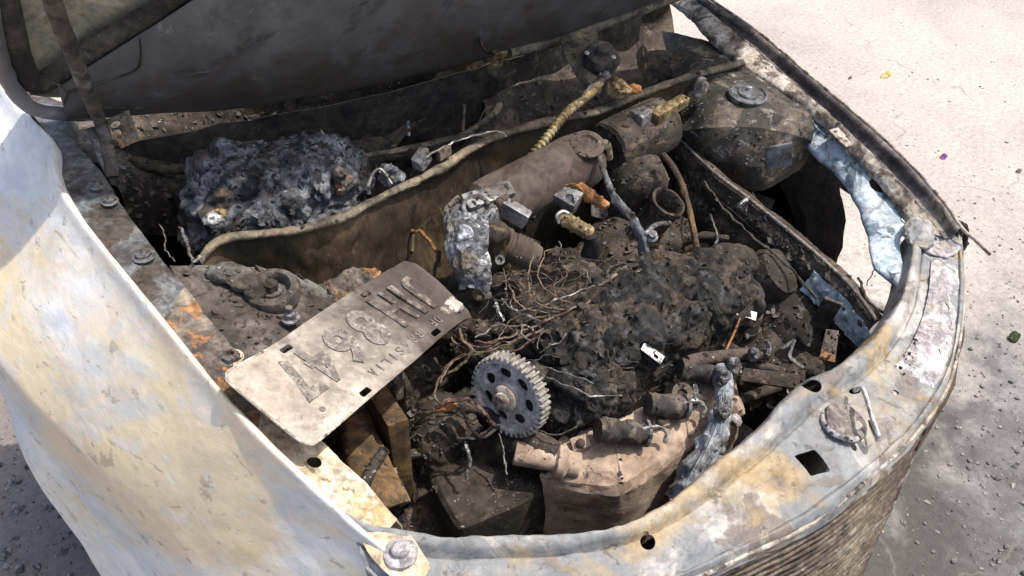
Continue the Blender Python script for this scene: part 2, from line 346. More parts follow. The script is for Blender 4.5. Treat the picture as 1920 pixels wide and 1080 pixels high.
def bolt(px, py, z, r, mat, parent, axis=(0, 0, 1), h=.008):
    c = W(px, py, z)
    b = lathe('bolt', [(r * 1.5, 0), (r * 1.55, h * .22), (r * 1.2, h * .3), (r, h * .3), (r, h * .85), (r * .85, h), (r * .3, h)], c, axis, mat, parent, n=14)
    return b

# ================================================================== SETTING: ground
def ground_material():
    m, n, p, L = new_mat('pale_concrete_with_soot')
    g = n.nodes.new('ShaderNodeNewGeometry')
    def noise(s, d=8, r=.6, dist=.3):
        t = n.nodes.new('ShaderNodeTexNoise'); t.inputs['Scale'].default_value = s; t.inputs['Detail'].default_value = d
        t.inputs['Roughness'].default_value = r; t.inputs['Distortion'].default_value = dist; L.new(g.outputs['Position'], t.inputs['Vector']); return t.outputs[0]
    def ramp(src, stops):
        r = n.nodes.new('ShaderNodeValToRGB'); e = r.color_ramp.elements
        while len(e) < len(stops): e.new(.5)
        for i, (q, c) in enumerate(stops): e[i].position = q; e[i].color = (*c, 1)
        L.new(src, r.inputs[0]); return r.outputs[0]
    def mix(f, a, b, mode='MIX'):
        x = n.nodes.new('ShaderNodeMix'); x.data_type = 'RGBA'; x.blend_type = mode
        if isinstance(f, float): x.inputs[0].default_value = f
        else: L.new(f, x.inputs[0])
        L.new(a, x.inputs[6])
        if isinstance(b, tuple): x.inputs[7].default_value = (*b, 1)
        else: L.new(b, x.inputs[7])
        return x.outputs[2]
    big = noise(1.3); med = noise(7.0, 9); fine = noise(60, 8, .7); vf = noise(190, 5, .7)
    col = ramp(big, [(.30, (.33, .30, .27)), (.5, (.445, .40, .355)), (.7, (.52, .465, .41))])
    col = mix(ramp(med, [(.55, (0, 0, 0)), (.68, (.5, .5, .5))]), col, (.40, .375, .36))
    # soot stain left by the fire round the car's nose and flank
    sx = n.nodes.new('ShaderNodeSeparateXYZ'); L.new(g.outputs['Position'], sx.inputs[0])
    def stain(cx, cy, rx, ry, colr, amt, edge):
        a = n.nodes.new('ShaderNodeVectorMath'); a.operation = 'SUBTRACT'; a.inputs[1].default_value = (cx, cy, 0); L.new(g.outputs['Position'], a.inputs[0])
        b = n.nodes.new('ShaderNodeVectorMath'); b.operation = 'DIVIDE'; b.inputs[1].default_value = (rx, ry, 1); L.new(a.outputs[0], b.inputs[0])
        l = n.nodes.new('ShaderNodeVectorMath'); l.operation = 'LENGTH'; L.new(b.outputs[0], l.inputs[0])
        ad = n.nodes.new('ShaderNodeMath'); ad.operation = 'MULTIPLY_ADD'; ad.inputs[1].default_value = 1.3; L.new(med, ad.inputs[0]); L.new(l.outputs['Value'], ad.inputs[2])
        return ramp(ad.outputs[0], [(0.0, (amt,) * 3), (.55 + .0, (amt * .95,) * 3), (.55 + edge, (0, 0, 0))]) if False else (ad.outputs[0], colr, amt, edge)
    for s in (stain(1.05, -.95, .95, .75, (.15, .152, .158), .85, .7), stain(-1.1, .35, .9, 1.6, (.17, .15, .14), .85, .6), stain(.3, .2, 1.0, 1.6, (.07, .065, .06), .9, .35)):
        mr = n.nodes.new('ShaderNodeMapRange'); mr.inputs[1].default_value = 1.25; mr.inputs[2].default_value = 1.25 + s[3]; mr.inputs[3].default_value = s[2]; mr.inputs[4].default_value = 0
        L.new(s[0], mr.inputs[0]); col = mix(mr.outputs[0], col, s[1])
    col = mix(1.0, col, ramp(fine, [(.3, (.72, .72, .73)), (.65, (1.12, 1.12, 1.12))]), 'MULTIPLY')
    col = mix(ramp(vf, [(.66, (0, 0, 0)), (.72, (.7, .7, .7))]), col, (.13, .12, .115))
    vo = n.nodes.new('ShaderNodeTexVoronoi'); vo.feature = 'DISTANCE_TO_EDGE'; vo.inputs['Scale'].default_value = .9
    wp = n.nodes.new('ShaderNodeVectorMath'); wp.operation = 'MULTIPLY_ADD'; wp.inputs[1].default_value = (.35, .35, 0); nc = n.nodes.new('ShaderNodeTexNoise'); nc.inputs['Scale'].default_value = 3.5; nc.inputs['Detail'].default_value = 8
    L.new(g.outputs['Position'], nc.inputs['Vector']); L.new(nc.outputs['Color'], wp.inputs[0]); L.new(g.outputs['Position'], wp.inputs[2]); L.new(wp.outputs[0], vo.inputs['Vector'])
    cm = n.nodes.new('ShaderNodeMath'); cm.operation = 'MULTIPLY_ADD'; cm.inputs[1].default_value = .02; L.new(med, cm.inputs[0]); L.new(vo.outputs['Distance'], cm.inputs[2])
    col = mix(ramp(cm.outputs[0], [(.0085, (.75, .75, .75)), (.0125, (0, 0, 0))]), col, (.20, .18, .16))
    L.new(col, p.inputs['Base Color']); p.inputs['Roughness'].default_value = .92
    h = n.nodes.new('ShaderNodeMath'); h.operation = 'MULTIPLY_ADD'; h.inputs[1].default_value = .5; L.new(vf, h.inputs[0]); L.new(fine, h.inputs[2])
    b = n.nodes.new('ShaderNodeBump'); b.inputs['Strength'].default_value = .55; b.inputs['Distance'].default_value = .012; L.new(h.outputs[0], b.inputs['Height']); L.new(b.outputs[0], p.inputs['Normal'])
    return m
M['ground'] = ground_material()
S = 400
g = mesh('ground', [(-S, -S, 0), (S, -S, 0), (S, S, 0), (-S, S, 0)], [(0, 1, 2, 3)], 'ground', None, False); g['kind'] = 'structure'

# ================================================================== THE CAR
car = thing('burnt_car', 'burnt-out small car with open hood, bare scorched metal and gutted engine bay', 'car')

# ---- fender on the left of the picture, white with heat
st = [(-70, 60, .955), (0, 150, .95), (50, 212, .94), (98, 262, .93), (103, 310, .925), (130, 372, .92), (200, 466, .91), (300, 590, .895), (400, 712, .875), (480, 802, .86), (560, 882, .84), (640, 957, .815), (700, 1008, .795), (800, 1085, .765), (900, 1155, .73)]
edge = px3(st)
crease = px3([(-150, 440, .80), (-60, 600, .76), (0, 690, .735), (93, 791, .71), (170, 870, .69), (260, 960, .66), (350, 1050, .63), (450, 1150, .59)])
hem = px3([(-150, 560, .66), (-60, 640, .63), (0, 722, .60), (22, 806, .56), (55, 880, .53), (104, 954, .49), (150, 1020, .46), (190, 1085, .43), (240, 1180, .40)])
E_, C_, H_ = cr(edge, 15), cr(crease, 15), cr(hem, 15)
def frow(A, B, t, bz): return [Vector(p) * (1 - t) + Vector(q) * t + V(-.25 * bz, 0, bz) for p, q in zip(A, B)]
rows = [[Vector(p) + V(.004, 0, -.022) for p in E_], [Vector(p) + V(.001, 0, -.004) for p in E_], [Vector(p) + V(-.006, 0, .001) for p in E_]] + [frow(E_, C_, t, b) for t, b in ((.12, .001), (.3, .003), (.5, .006), (.7, .009), (.86, .008), (.94, .005), (.985, .001))] + [frow(C_, H_, t, b) for t, b in ((.04, -.003), (.15, -.006), (.4, .0), (.75, .004), (.97, .0), (1.0, -.006))]
fender = sheet('fender', rows, 'fender_white', car, nu=130, nv=90, thick=.0016, rough=.003, rs=6)
fender['label'] = 'heat-whitened fender under the licence plate'

# ---- bolted flange inside it
fl_o = [(30, 172, .93), (103, 262, .912), (112, 330, .905), (150, 405, .90), (212, 485, .893), (305, 603, .878), (405, 725, .86), (485, 812, .845), (565, 890, .825), (645, 965, .80), (705, 1018, .78)]
fl_i = [(130, 200, .915), (136, 262, .905), (185, 318, .895), (225, 385, .888), (270, 445, .88), (345, 540, .868), (425, 640, .852), (492, 718, .838), (560, 790, .82), (668, 893, .795), (745, 975, .775)]
fa, fb = px3(fl_o), px3(fl_i)
upper = slice(0, 6); lower = slice(5, 8); front = slice(7, 10)
for nm, sl, mt in (('inner_flange', slice(0, 6), 'flange_dark'), ('inner_flange', slice(5, 8), 'flange_rust'), ('inner_flange', slice(7, 11), 'flange_tan')):
    a, b = fa[sl], fb[sl]
    fs_h = sheet(nm, [[p + V(-.004, 0, .0) for p in a], [p.lerp(q, .3) + V(0, 0, -.001) for p, q in zip(a, b)], [p.lerp(q, .92) + V(0, 0, .001) for p, q in zip(a, b)], b, [p + V(.004, 0, -.02) for p in b], [p + V(.004, .0, -.045) for p in b]],
          mt, car, nu=50, nv=24, thick=.002, rough=.0022, rs=22)
    if mt == 'flange_tan': cut(fs_h, [prism(ell(.0085, .0085), W(587, 857, .825), V(0, 0, 1), .08, (1, 0, 0))])
for (x, y, z, r) in ((182, 350, .902, .007), (207, 379, .897, .008), (270, 481, .886, .0105)):
    bolt(x, y, z, r, 'alu', car)
# ---- inner wall of the wheel housing below the flange, left
ib = [p + V(.006, 0, -.04) for p in fb]
sheet('inner_wing', [ib, [p + V(.02, 0, -.15) for p in ib], [p + V(.06, .0, -.45) for p in ib]], 'soot', car, nu=50, nv=16, thick=.002, rough=.006)
# ---- bracket plate with the strut mount, left
sheet('strut_bracket', [px3([(318, 500, .862), (400, 498, .85), (480, 503, .835), (560, 520, .81), (620, 548, .77)]),
      px3([(345, 545, .862), (420, 560, .845), (500, 570, .83), (570, 580, .81), (640, 590, .775)]),
      px3([(395, 612, .855), (460, 620, .842), (520, 630, .83), (585, 635, .81), (660, 640, .78)]),
      px3([(440, 672, .846), (490, 690, .836), (550, 700, .82), (620, 700, .79), (700, 700, .74)])], 'bracket', car, nu=40, nv=24, thick=.003, rough=.003, rs=20)
c = W(511, 545, .838)
sm = lathe('strut_mount', [(.038, -.012), (.040, 0), (.037, .008), (.032, .011), (.027, .011), (.023, .004), (.021, -.005), (.015, -.006), (.014, .002), (.008, .004), (.0, .004)], c, V(-.05, -.05, 1), 'bracket', car, n=36, rough=.0012)
lathe('strut_nut', [(.010, 0), (.010, .010), (.007, .012), (.004, .016), (0, .016)], c + V(0, 0, .004), (0, 0, 1), 'soot', sm, n=6)
lathe('bolt', [(.013, 0), (.013, .003), (.008, .004), (.008, .012), (.005, .014), (.005, .022), (.001, .023)], W(546, 598, .835), (0, 0, 1), 'alu', car, n=14)
lump('mount_arm', W(436, 520, .855), (.075, .035, .022), 'bracket', car, ax=W(470, 530, .85) - W(405, 508, .855), sub=5, amp=.006, s=40)
lump('mount_arm', W(470, 540, .845), (.03, .05, .02), 'soot_dark', car, sub=4, amp=.005, s=50)
lathe('nut', [(.011, 0), (.011, .008), (.006, .010), (.005, .004), (0, .004)], W(434, 673, .853), (0, 0, 1), 'alu', car, n=6)
h1 = lathe('washer', [(.015, 0), (.016, .002), (.012, .004), (.011, .001)], W(434, 673, .8505), (0, 0, 1), 'flange_tan', car, n=20)

# ---- hood, standing open
h0 = W(66, 212, .95); h1p = W(1210, 12, .87)
eH = (h1p - h0).normalized(); vH = V(0, -math.cos(math.radians(64)), math.sin(math.radians(64))); vH = (vH - eH * vH.dot(eH)).normalized()
nH = eH.cross(vH)                      # faces the camera side
if nH.dot(CAM_LOC - h0) < 0: nH = -nH
def H(px, py, d=0.0): return WP(px, py, h0 + nH * d, nH)
low = [(66, 212), (120, 216), (210, 212), (300, 205), (420, 197), (560, 176), (700, 150), (790, 128), (870, 110), (1010, 72), (1110, 42), (1215, 10), (1330, -30), (1440, -70)]
L0 = [H(*p) for p in low]
hood_panel_rows = [[p + nH * .006 - vH * .004 for p in L0], [p + nH * .014 + vH * .012 for p in L0], [p + nH * .010 + vH * .03 for p in L0], [p + nH * .012 + vH * .10 for p in L0], [p + nH * .014 + vH * .45 for p in L0], [p + nH * .012 + vH * .85 for p in L0]]
# grey lining: cut back along the diagonal shadow gap on the left
diag = [(86, 168), (150, 122), (210, 84), (270, 46), (335, 4), (420, -55), (560, -150), (700, -240)]
D0 = [H(*p) for p in diag]
hood = sheet('hood', [[p - nH * .012 + vH * .03 for p in L0], [p - nH * .036 + vH * .06 for p in L0], [p - nH * .04 + vH * .3 for p in L0], [p - nH * .03 + vH * .88 for p in L0]], 'hood_skin', car, nu=70, nv=30, thick=.002, rough=.004, rs=4)
hood['label'] = 'raised hood seen from its scorched grey underside'
def on_diag(p):
    """clip lining column start above the lower edge"""
    return p
nl = 60; lo_s = cr(L0, nl); di_s = cr(D0, nl)
lining_low = [Vector(p) for p in cr(L0[1:], nl)]
# columns go from lower edge up; on the left they end at the diagonal
cols_top = []
for p in lining_low:
    best = None
    for a, b in zip(di_s[:-1], di_s[1:]):
        a = Vector(a); b = Vector(b)
        ua, ub, up = (a - h0).dot(eH), (b - h0).dot(eH), (p - h0).dot(eH)
        if ua <= up <= ub:
            f = (up - ua) / (ub - ua + 1e-9); best = a.lerp(b, f)
    if best is None:
        best = p + vH * (.88 if (p - h0).dot(eH) > (Vector(di_s[-1]) - h0).dot(eH) else .02)
    if (best - p).dot(vH) > .88: best = p + vH * .88
    cols_top.append(best)
rws = [[p + nH * .004 - vH * .003 for p in lining_low], [p + nH * .013 + vH * .006 for p in lining_low]]
for f in (.06, .12, .3, .6, 1.0): rws.append([p.lerp(q, f) + nH * (.012 + .012 * math.sin(f * 3.1)) for p, q in zip(lining_low, cols_top)])
sheet('hood_lining', rws, 'hood_grey', hood, nu=120, nv=40, thick=.003, rough=.002, rs=6)
# dark bar painting the shadow gap along diagonal and corner; rim at the left
tube('gap_shadow_bar', [H(6, -30, -.012), H(26, 60, -.012), H(42, 120, -.012), H(68, 158, -.01), H(120, 130, -.008), H(200, 80, -.008), H(330, -4, -.008), H(520, -130, -.008)], .017, 'soot_dark', hood, n=50, k=10, flat=.6)
tube('rim', [H(-40, -60, .0), H(-14, 40, .0), H(4, 120, .0), H(28, 172, .002), H(62, 203, .006), H(110, 213, .008), H(175, 214, .006)], .012, 'hood_grey', hood, n=40, k=10, flat=.7, rough=.15)
for a in ([(262, 74), (264, 100), (256, 130), (205, 150), (150, 168), (128, 174), (112, 160), (84, 150)], [(392, 68), (394, 95), (378, 122), (330, 134)], [(600, 18), (640, 20), (690, 2)], [(128, 172), (126, 205), (200, 202), (270, 203)]):
    tube('pressed_seam', [H(x, y, .0225) for x, y in a], .0018, 'soot_dark', hood, n=40, k=6)
# striker on the hood and its folded tab
s0 = H(900, 92, .02)
tube('striker_strap', [H(898, 72, .02), H(905, 88, .03), H(915, 98, .04), H(930, 96, .055)], .010, 'soot', hood, n=16, k=8, flat=.35)
sp = H(934, 112, .06); sa = (W(940, 112, .9) - W(930, 112, .9)).normalized()
stk = block('striker', sp, (.030, .006, .044), 'brass', hood, ax=eH, up=vH, bevel=.002)
cut(stk, [prism(rrect(.012, .020, .003), sp - vH * .003, nH, .05, eH)])
tube('hood_edge_rod', [H(955, 98, .015), H(1040, 78, .015), H(1130, 45, .015), H(1210, 16, .015), H(1300, -20, .015)], .012, 'lip', hood, n=24, k=10, rough=.1)
sheet('cowl_side', [px3([(0, 140, .90), (60, 172, .895), (130, 195, .885), (200, 205, .88)]), px3([(30, 200, .905), (90, 235, .895), (140, 255, .885), (200, 262, .87)]), px3([(60, 262, .88), (110, 290, .875), (150, 300, .865), (205, 310, .85)])], 'bracket', car, nu=24, nv=16, thick=.002, rough=.003)
# ---- hinge, left
arm_p = [H(92, -20, .10), H(112, 40, .10), H(140, 110, .085), H(163, 170, .07), H(190, 235, .06), W(206, 300, .90), W(211, 332, .885)]
hinge = tube('hood_hinge', arm_p, lambda t: .0115 - .002 * t, 'bracket', car, n=40, k=12, flat=.45, rough=.12)
tube('hinge_link', [W(170, 240, .93), W(186, 280, .91), W(205, 325, .88)], .007, 'alu', hinge, n=12, k=8, flat=.4)
hb = block('hinge_bracket', W(232, 243, .925), (.036, .006, .052), 'flange_rust', car, ax=(1, .2, 0), up=(0, .3, 1), bevel=.003, rough=.003)
cut(hb, [prism(ell(.007, .007), W(226, 263, .93), (0.1, 1, -.2), .08, (1, 0, 0)), prism(ell(.008, .006), W(211, 222, .93), (0.1, 1, -.2), .08, (1, 0, 0))])
lathe('hinge_pin', [(.009, -.006), (.009, .002), (.006, .004), (0, .004)], W(96, 6, 1.2), (-.3, -.6, .3), 'bright', hinge, n=14) if False else None

# ---- cowl panel and plenum behind the bulkhead
def bz(seq): return px3(seq)
cowl = sheet('cowl', [bz([(60, 190, .90), (300, 190, .86), (560, 160, .84), (800, 110, .83), (1000, 60, .83), (1250, -10, .83)]),
      bz([(120, 262, .87), (330, 235, .82), (570, 205, .78), (800, 165, .76), (1010, 110, .76), (1260, 30, .76)]),
      bz([(170, 300, .84), (350, 290, .77), (580, 262, .73), (800, 235, .70), (1010, 180, .70), (1270, 90, .70)]),
      bz([(220, 350, .80), (400, 345, .73), (620, 318, .69), (820, 290, .67), (1020, 240, .66), (1290, 140, .66)]),
      bz([(250, 440, .70), (420, 440, .64), (640, 410, .60), (840, 370, .58), (1040, 310, .58), (1310, 210, .58)])], 'soot', car, nu=80, nv=40, thick=.003, rough=.005, rs=10)
cw = W(830, 240, .715)
cut(cowl, [prism([(.135 * math.cos(t) * (1 + .12 * math.sin(2 * t)), .045 * math.sin(t) * (1 + .25 * math.cos(t))) for t in np.linspace(0, 2 * math.pi, 36)[:-1]], cw, (0.05, -.55, .8), .12, (1, .07, .2))])
tube('vent_rim', [cw + V(.14 * math.cos(t), .0 + .05 * math.sin(t), .02 * math.cos(t)) for t in np.linspace(3.3, 6.0, 12)], .007, 'lip', cowl, n=30, k=8, rough=.2)
tube('vent_rod', [W(870, 196, .74), W(868, 245, .69)], .004, 'lip', cowl, n=6, k=8)
tube('vent_rod', [W(912, 200, .74), W(888, 248, .69)], .0015, 'wire_grey', cowl, n=6, k=6)
tube('vent_rod', [W(764, 222, .72), W(766, 255, .69)], .004, 'blue_flake', cowl, n=6, k=8)
tube('plenum_pipe', [W(210, 285, .82), W(270, 312, .80), W(330, 318, .79), W(420, 318, .78)], lambda t: .006 + .004 * t, 'wall_brown', car, n=24, k=10, rough=.2, ridge=lambda i: 1.15 if i % 3 == 0 else .95)
tube('plenum_ledge', [W(600, 305, .74), W(700, 290, .735), W(800, 270, .73), W(870, 255, .73), W(960, 250, .73)], .008, 'lip', car, n=30, k=8, rough=.2, flat=.5)

# ---- bulkhead lip and wall
lipx = [(372, 486, .826), (392, 458, .83), (430, 440, .83), (500, 432, .828), (570, 423, .826), (640, 402, .824), (700, 372, .822), (770, 338, .82), (830, 308, .82), (888, 270, .82), (960, 241, .82), (1040, 220, .82), (1120, 204, .825), (1200, 172, .83), (1300, 137, .84), (1392, 114, .85)]
lp = px3(lipx)
bulk = sheet('bulkhead', [[p + V(0, .006, -.012) for p in lp], [p + V(0, .004, -.001) for p in lp], [p + V(0, -.003, .001) for p in lp], [p + V(0, -.009, -.003) for p in lp], [p + V(0, -.008, -.009) for p in lp]], 'lip', car, nu=160, nv=20, thick=.002, rough=.0025, rs=24, edge=.008, es=30)
lw = [p + V(0, .0, -.007) for p in lp]
sheet('bulkhead_wall', [lw, [p + V(.005, -.004, -.06) for p in lw], [p + V(.01, -.008, -.13) for p in lw], [p + V(.01, -.02, -.22) for p in lw], [p + V(.01, -.03, -.45) for p in lw]], 'wall_brown', bulk, nu=100, nv=30, thick=.002, rough=.005, rs=12)
tube('bulkhead_weld', [W(782, 345, .80), W(776, 400, .745), W(772, 470, .68)], .004, 'lip', bulk, n=12, k=6) 
# clips, molten beads on the lip
block('cable_clip', W(790, 298, .845), (.034, .020, .026), 'alu', car, ax=(1, .5, .3), up=(-.3, 0, 1), bevel=.004, rough=.004, rs=60)
block('cable_clip', W(832, 285, .84), (.026, .014, .02), 'lip', car, ax=(1, .2, .1), up=(0, .2, 1), bevel=.003, rough=.004, rs=60)
lump('molten_bead', W(732, 330, .83), (.034, .018, .034), 'foil', car, ax=(1, -.4, -.5), sub=4, amp=.010, s=70)
lump('molten_bead', W(722, 320, .835), (.016, .012, .022), 'foil', car, sub=4, amp=.006, s=90)
tube('clip_wire', [W(690, 350, .83), W(700, 325, .845), (W(715, 318, .85)), W(735, 345, .83)], .0025, 'wire_grey', car, n=16, k=6)
lump('molten_bead', W(1158, 166, .865), (.044, .026, .034), 'brass', car, ax=(1, -.6, -.4), sub=4, amp=.008, s=60)
lump('molten_bead', W(1186, 168, .86), (.03, .014, .014), 'rust', car, sub=4, amp=.006, s=80)
block('cross_brace', W(1255, 205, .83), (.10, .024, .022), 'brass', car, ax=W(1300, 180, .83) - W(1215, 228, .83), bevel=.005, rough=.004, rs=50)
block('cross_brace_socket', W(1205, 222, .825), (.045, .034, .03), 'alu', car, ax=W(1300, 180, .83) - W(1215, 228, .83), bevel=.005, rough=.005, rs=50)
lump('flake', W(1312, 165, .855), (.03, .008, .04), 'flange_purple', car, sub=3, amp=.008, s=60)
lathe('brake_servo', [(.0, -.09), (.05, -.09), (.055, -.085), (.057, .0), (.055, .05), (.047, .06), (0, .06)], W(1205, 250, .78), W(1255, 220, .78) - W(1170, 262, .77), 'soot', car, n=32, rough=.004)

# ---- wiper motor under the hood edge
wm = lathe('wiper_motor', [(0, -.03), (.030, -.03), (.034, -.02), (.036, .02), (.030, .032), (.014, .036), (.012, .046), (0, .047)], W(1122, 118, .84), (-.1, -.35, .8), 'bracket', car, n=32, rough=.006)
sheet('motor_bracket', [px3([(1050, 70, .86), (1085, 62, .86), (1120, 60, .86)]), px3([(1062, 110, .84), (1095, 110, .845), (1125, 105, .84)]), px3([(1085, 150, .82), (1105, 152, .825), (1125, 150, .82)]), px3([(1105, 175, .80), (1115, 176, .80), (1125, 175, .80)])], 'lip', wm, nu=14, nv=16, thick=.004, rough=.004, rs=40)
for x, y in ((1100, 100), (1150, 108), (1128, 142)): lathe('screw', [(.005, 0), (.005, .003), (0, .004)], W(x, y, .872), (-.1, -.35, .8), 'bright', wm, n=8)

# ---- right-hand side: fender edge, flange, apron, strut tower
ro = [(1290, -30, .875), (1325, -2, .87), (1420, 63, .862), (1520, 148, .85), (1620, 233, .835), (1700, 308, .818), (1765, 380, .80), (1800, 430, .785)]
rm = [(1270, -22, .862), (1308, 6, .858), (1385, 67, .848), (1484, 152, .836), (1574, 232, .82), (1660, 314, .803), (1722, 385, .785), (1768, 446, .77)]
ri = [(1255, -5, .85), (1298, 28, .846), (1348, 82, .84), (1440, 152, .83), (1530, 212, .817), (1606, 288, .80), (1674, 362, .782), (1725, 436, .768)]
po, pm, pi = px3(ro), px3(rm), px3(ri)
rk = [1, 1, 1, .95, .8, .55, .35, .3]
rf = sheet('fender', [[p + V(.12 * k, 0, -.27 * k) for p, k in zip(po, rk)], [p + V(.115 * k, 0, -.16 * k) for p, k in zip(po, rk)], [p + V(.06 * k, 0, -.055 * k) for p, k in zip(po, rk)], [p + V(.012, 0, -.008) for p in po], po, [p + V(-.004, 0, .002) for p in po], [p + V(-.009, 0, -.004) for p in po], [a.lerp(b, .35) + V(0, 0, -.008) for a, b in zip(po, pm)], [a.lerp(b, .8) + V(0, 0, -.006) for a, b in zip(po, pm)], pm], 'flange_purple', car, nu=110, nv=40, thick=.0016, rough=.0015, rs=20)
rf['label'] = 'purple-brown fender edge beside the bright ground'
sheet('fender_flange', [[p + V(0, 0, .0025) for p in pm], [a.lerp(b, .5) + V(0, 0, .002) for a, b in zip(pm, pi)], pi, [p + V(-.004, 0, -.012) for p in pi]], 'flange_beige', rf, nu=130, nv=16, thick=.002, rough=.003, rs=30, edge=.010, es=26)
tube('fender_trim', [p + V(.002, -.001, .003) for p in po] + [W(1830, 452, .775), W(1857, 478, .765)], .0028, 'flange_beige', rf, n=60, k=6)
# inner apron, blue flakes, round the headlight opening
ao = [(1500, 196, .81), (1545, 228, .802), (1600, 285, .79), (1650, 345, .775), (1695, 415, .76), (1722, 480, .75), (1715, 535, .745), (1702, 560, .742)]
ai = [(1505, 262, .74), (1540, 282, .735), (1588, 326, .726), (1622, 378, .716), (1642, 436, .708), (1655, 493, .703), (1672, 530, .702), (1692, 552, .705)]
aO, aI = px3(ao), [W(x_ - 16, y_ + 4, z_ + .028) if 0 < i_ < 6 else W(x_, y_, z_ + .028) for i_, (x_, y_, z_) in enumerate(ai)]
ap = sheet('headlight_apron', [aO, [a.lerp(b, .3) + V(-.008, 0, .0) for a, b in zip(aO, aI)], [a.lerp(b, .7) + V(-.004, 0, .004) for a, b in zip(aO, aI)], aI, [p + V(.012, .0, -.012) for p in aI]], 'blue_flake', car, nu=90, nv=30, thick=.002, rough=.003, rs=20, edge=.004)
c1 = W(1648, 347, .755); c2 = W(1662, 395, .742); c3 = W(1697, 475, .74)
cut(ap, [prism(ell(.018, .012), c1, ray(1648, 347), .10, (0, 1, 0)), prism(ell(.03, .007), c3, ray(1697, 475), .10, ray(1700, 500) - ray(1690, 440))])
lathe('dimple', [(.016, 0), (.016, .003), (.012, .004), (.008, .001), (0, .001)], c2 + V(-.004, 0, .006), (-.6, -.4, .7), 'blue_flake', ap, n=20)
block('apron_tab', W(1580, 258, .81), (.05, .03, .004), 'flange_beige', ap, ax=W(1605, 280, .8) - W(1560, 240, .81), bevel=.0015, rough=.003, rs=50)
# strut tower
tw = sheet('strut_tower', [px3([(1240, 60, .80), (1300, 70, .82), (1380, 100, .825), (1450, 150, .82), (1510, 200, .815)]),
    px3([(1262, 140, .80), (1310, 140, .825), (1380, 140, .83), (1450, 175, .825), (1522, 225, .81)]),
    px3([(1275, 200, .79), (1320, 195, .82), (1390, 195, .83), (1455, 215, .825), (1526, 245, .80)]),
    px3([(1282, 245, .775), (1330, 240, .80), (1395, 238, .81), (1455, 245, .805), (1522, 262, .785)]),
    px3([(1290, 275, .74), (1345, 295, .745), (1405, 312, .745), (1450, 305, .75), (1518, 280, .75)]),
    px3([(1300, 315, .69), (1360, 330, .70), (1415, 348, .70), (1450, 338, .71), (1512, 298, .72)]),
    px3([(1310, 345, .60), (1365, 352, .62), (1418, 356, .65), (1449, 346, .66), (1505, 312, .66)])], 'tower', car, nu=70, nv=61, thick=.003, rough=.003, rs=16, sharp=True, ang=24)
cc = W(1402, 178, .836)
td = lathe('tower_cap', [(.038, -.004), (.038, .004), (.034, .006), (.031, .003), (.022, .003), (.020, .007), (.012, .008), (.006, .012), (0, .012)], cc, V(0, -.08, 1), 'flange_dark', tw, n=36, rough=.001)
lathe('stud', [(.005, 0), (.005, .006), (0, .007)], cc + V(0, 0, .011), (0, 0, 1), 'bright', td, n=10)
fn = (W(1440, 262, .79) - W(1460, 320, .72)).normalized(); fx = (W(1478, 290, .765) - W(1430, 300, .755)).normalized()
tp = W(1456, 290, .768)
b1 = block('stamped_plate', tp + V(-.006, -.010, .004), (.052, .05, .005), 'flange_dark', tw, ax=fx, up=fx.cross(fn) if fx.cross(fn).dot(CAM_LOC - tp) > 0 else -fx.cross(fn), bevel=.002, rough=.003, rs=80)
# right inner wing: rail and wall with the brake pipe on its edge
rt = [(1262, 250, .745), (1330, 318, .735), (1400, 372, .725), (1470, 428, .715), (1540, 487, .705), (1600, 545, .698), (1645, 605, .69)]
rl = [(1235, 300, .66), (1290, 385, .645), (1360, 452, .635), (1420, 505, .625), (1490, 560, .615), (1555, 620, .605), (1600, 670, .60)]
T0, T1 = px3(rt), px3(rl)
wing = sheet('inner_wing', [[p + V(.02, 0, -.004) for p in T0], T0, [a.lerp(b, .3) + V(-.01, 0, .006) for a, b in zip(T0, T1)], [a.lerp(b, .6) + V(0, 0, -.006) for a, b in zip(T0, T1)], T1, [p + V(.0, 0, -.12) for p in T1], [p + V(.0, 0, -.35) for p in T1]], 'soot', car, nu=80, nv=40, thick=.002, rough=.004, rs=16, edge=.002)
tube('brake_pipe', [p + V(-.004, 0, .006) for p in T0], .0036, 'flange_purple', wing, n=50, k=8)
tube('brake_pipe', [a.lerp(b, .45) + V(-.006, -.004, .012) for a, b in zip(T0, T1)], .003, 'wire_dark', wing, n=50, k=8)
sheet('paint_patch', [[T0[i].lerp(T1[i], t) + V(-.016, -.008, .010) for i in (4, 5, 6)] for t in (.22, .45, .75)], 'blue_flake', wing, nu=40, nv=20, thick=.002, rough=.005, rs=30, edge=.025, es=30)
lump('paper_scrap', W(1390, 382, .738), (.03, .004, .018), 'bright', wing, ax=(1, .2, 0), up=(-.3, -.5, .8), sub=3, amp=.004, s=60)

# ---- wheels
def wheel(c):
    c = Vector(c)
    wroot = lathe('wheel', [(.19, -.085), (.24, -.092), (.275, -.088), (.29, -.07), (.294, -.03), (.294, .03), (.29, .07), (.275, .088), (.24, .092), (.19, .085), (.188, .06), (.186, 0), (.188, -.06), (.19, -.085)], c, (1, 0, 0), 'tyre', car, n=56, rough=.006)
    lathe('rim', [(.0, -.03), (.06, -.03), (.08, -.01), (.15, -.02), (.185, -.07), (.189, -.075), (.187, 0), (.189, .075), (.185, .07), (.15, .0), (.06, .02), (0, .02)], c, (1, 0, 0), 'tyre', wroot, n=40)
wheel((.80, .235, .285)); wheel((-.80, .38, .285))
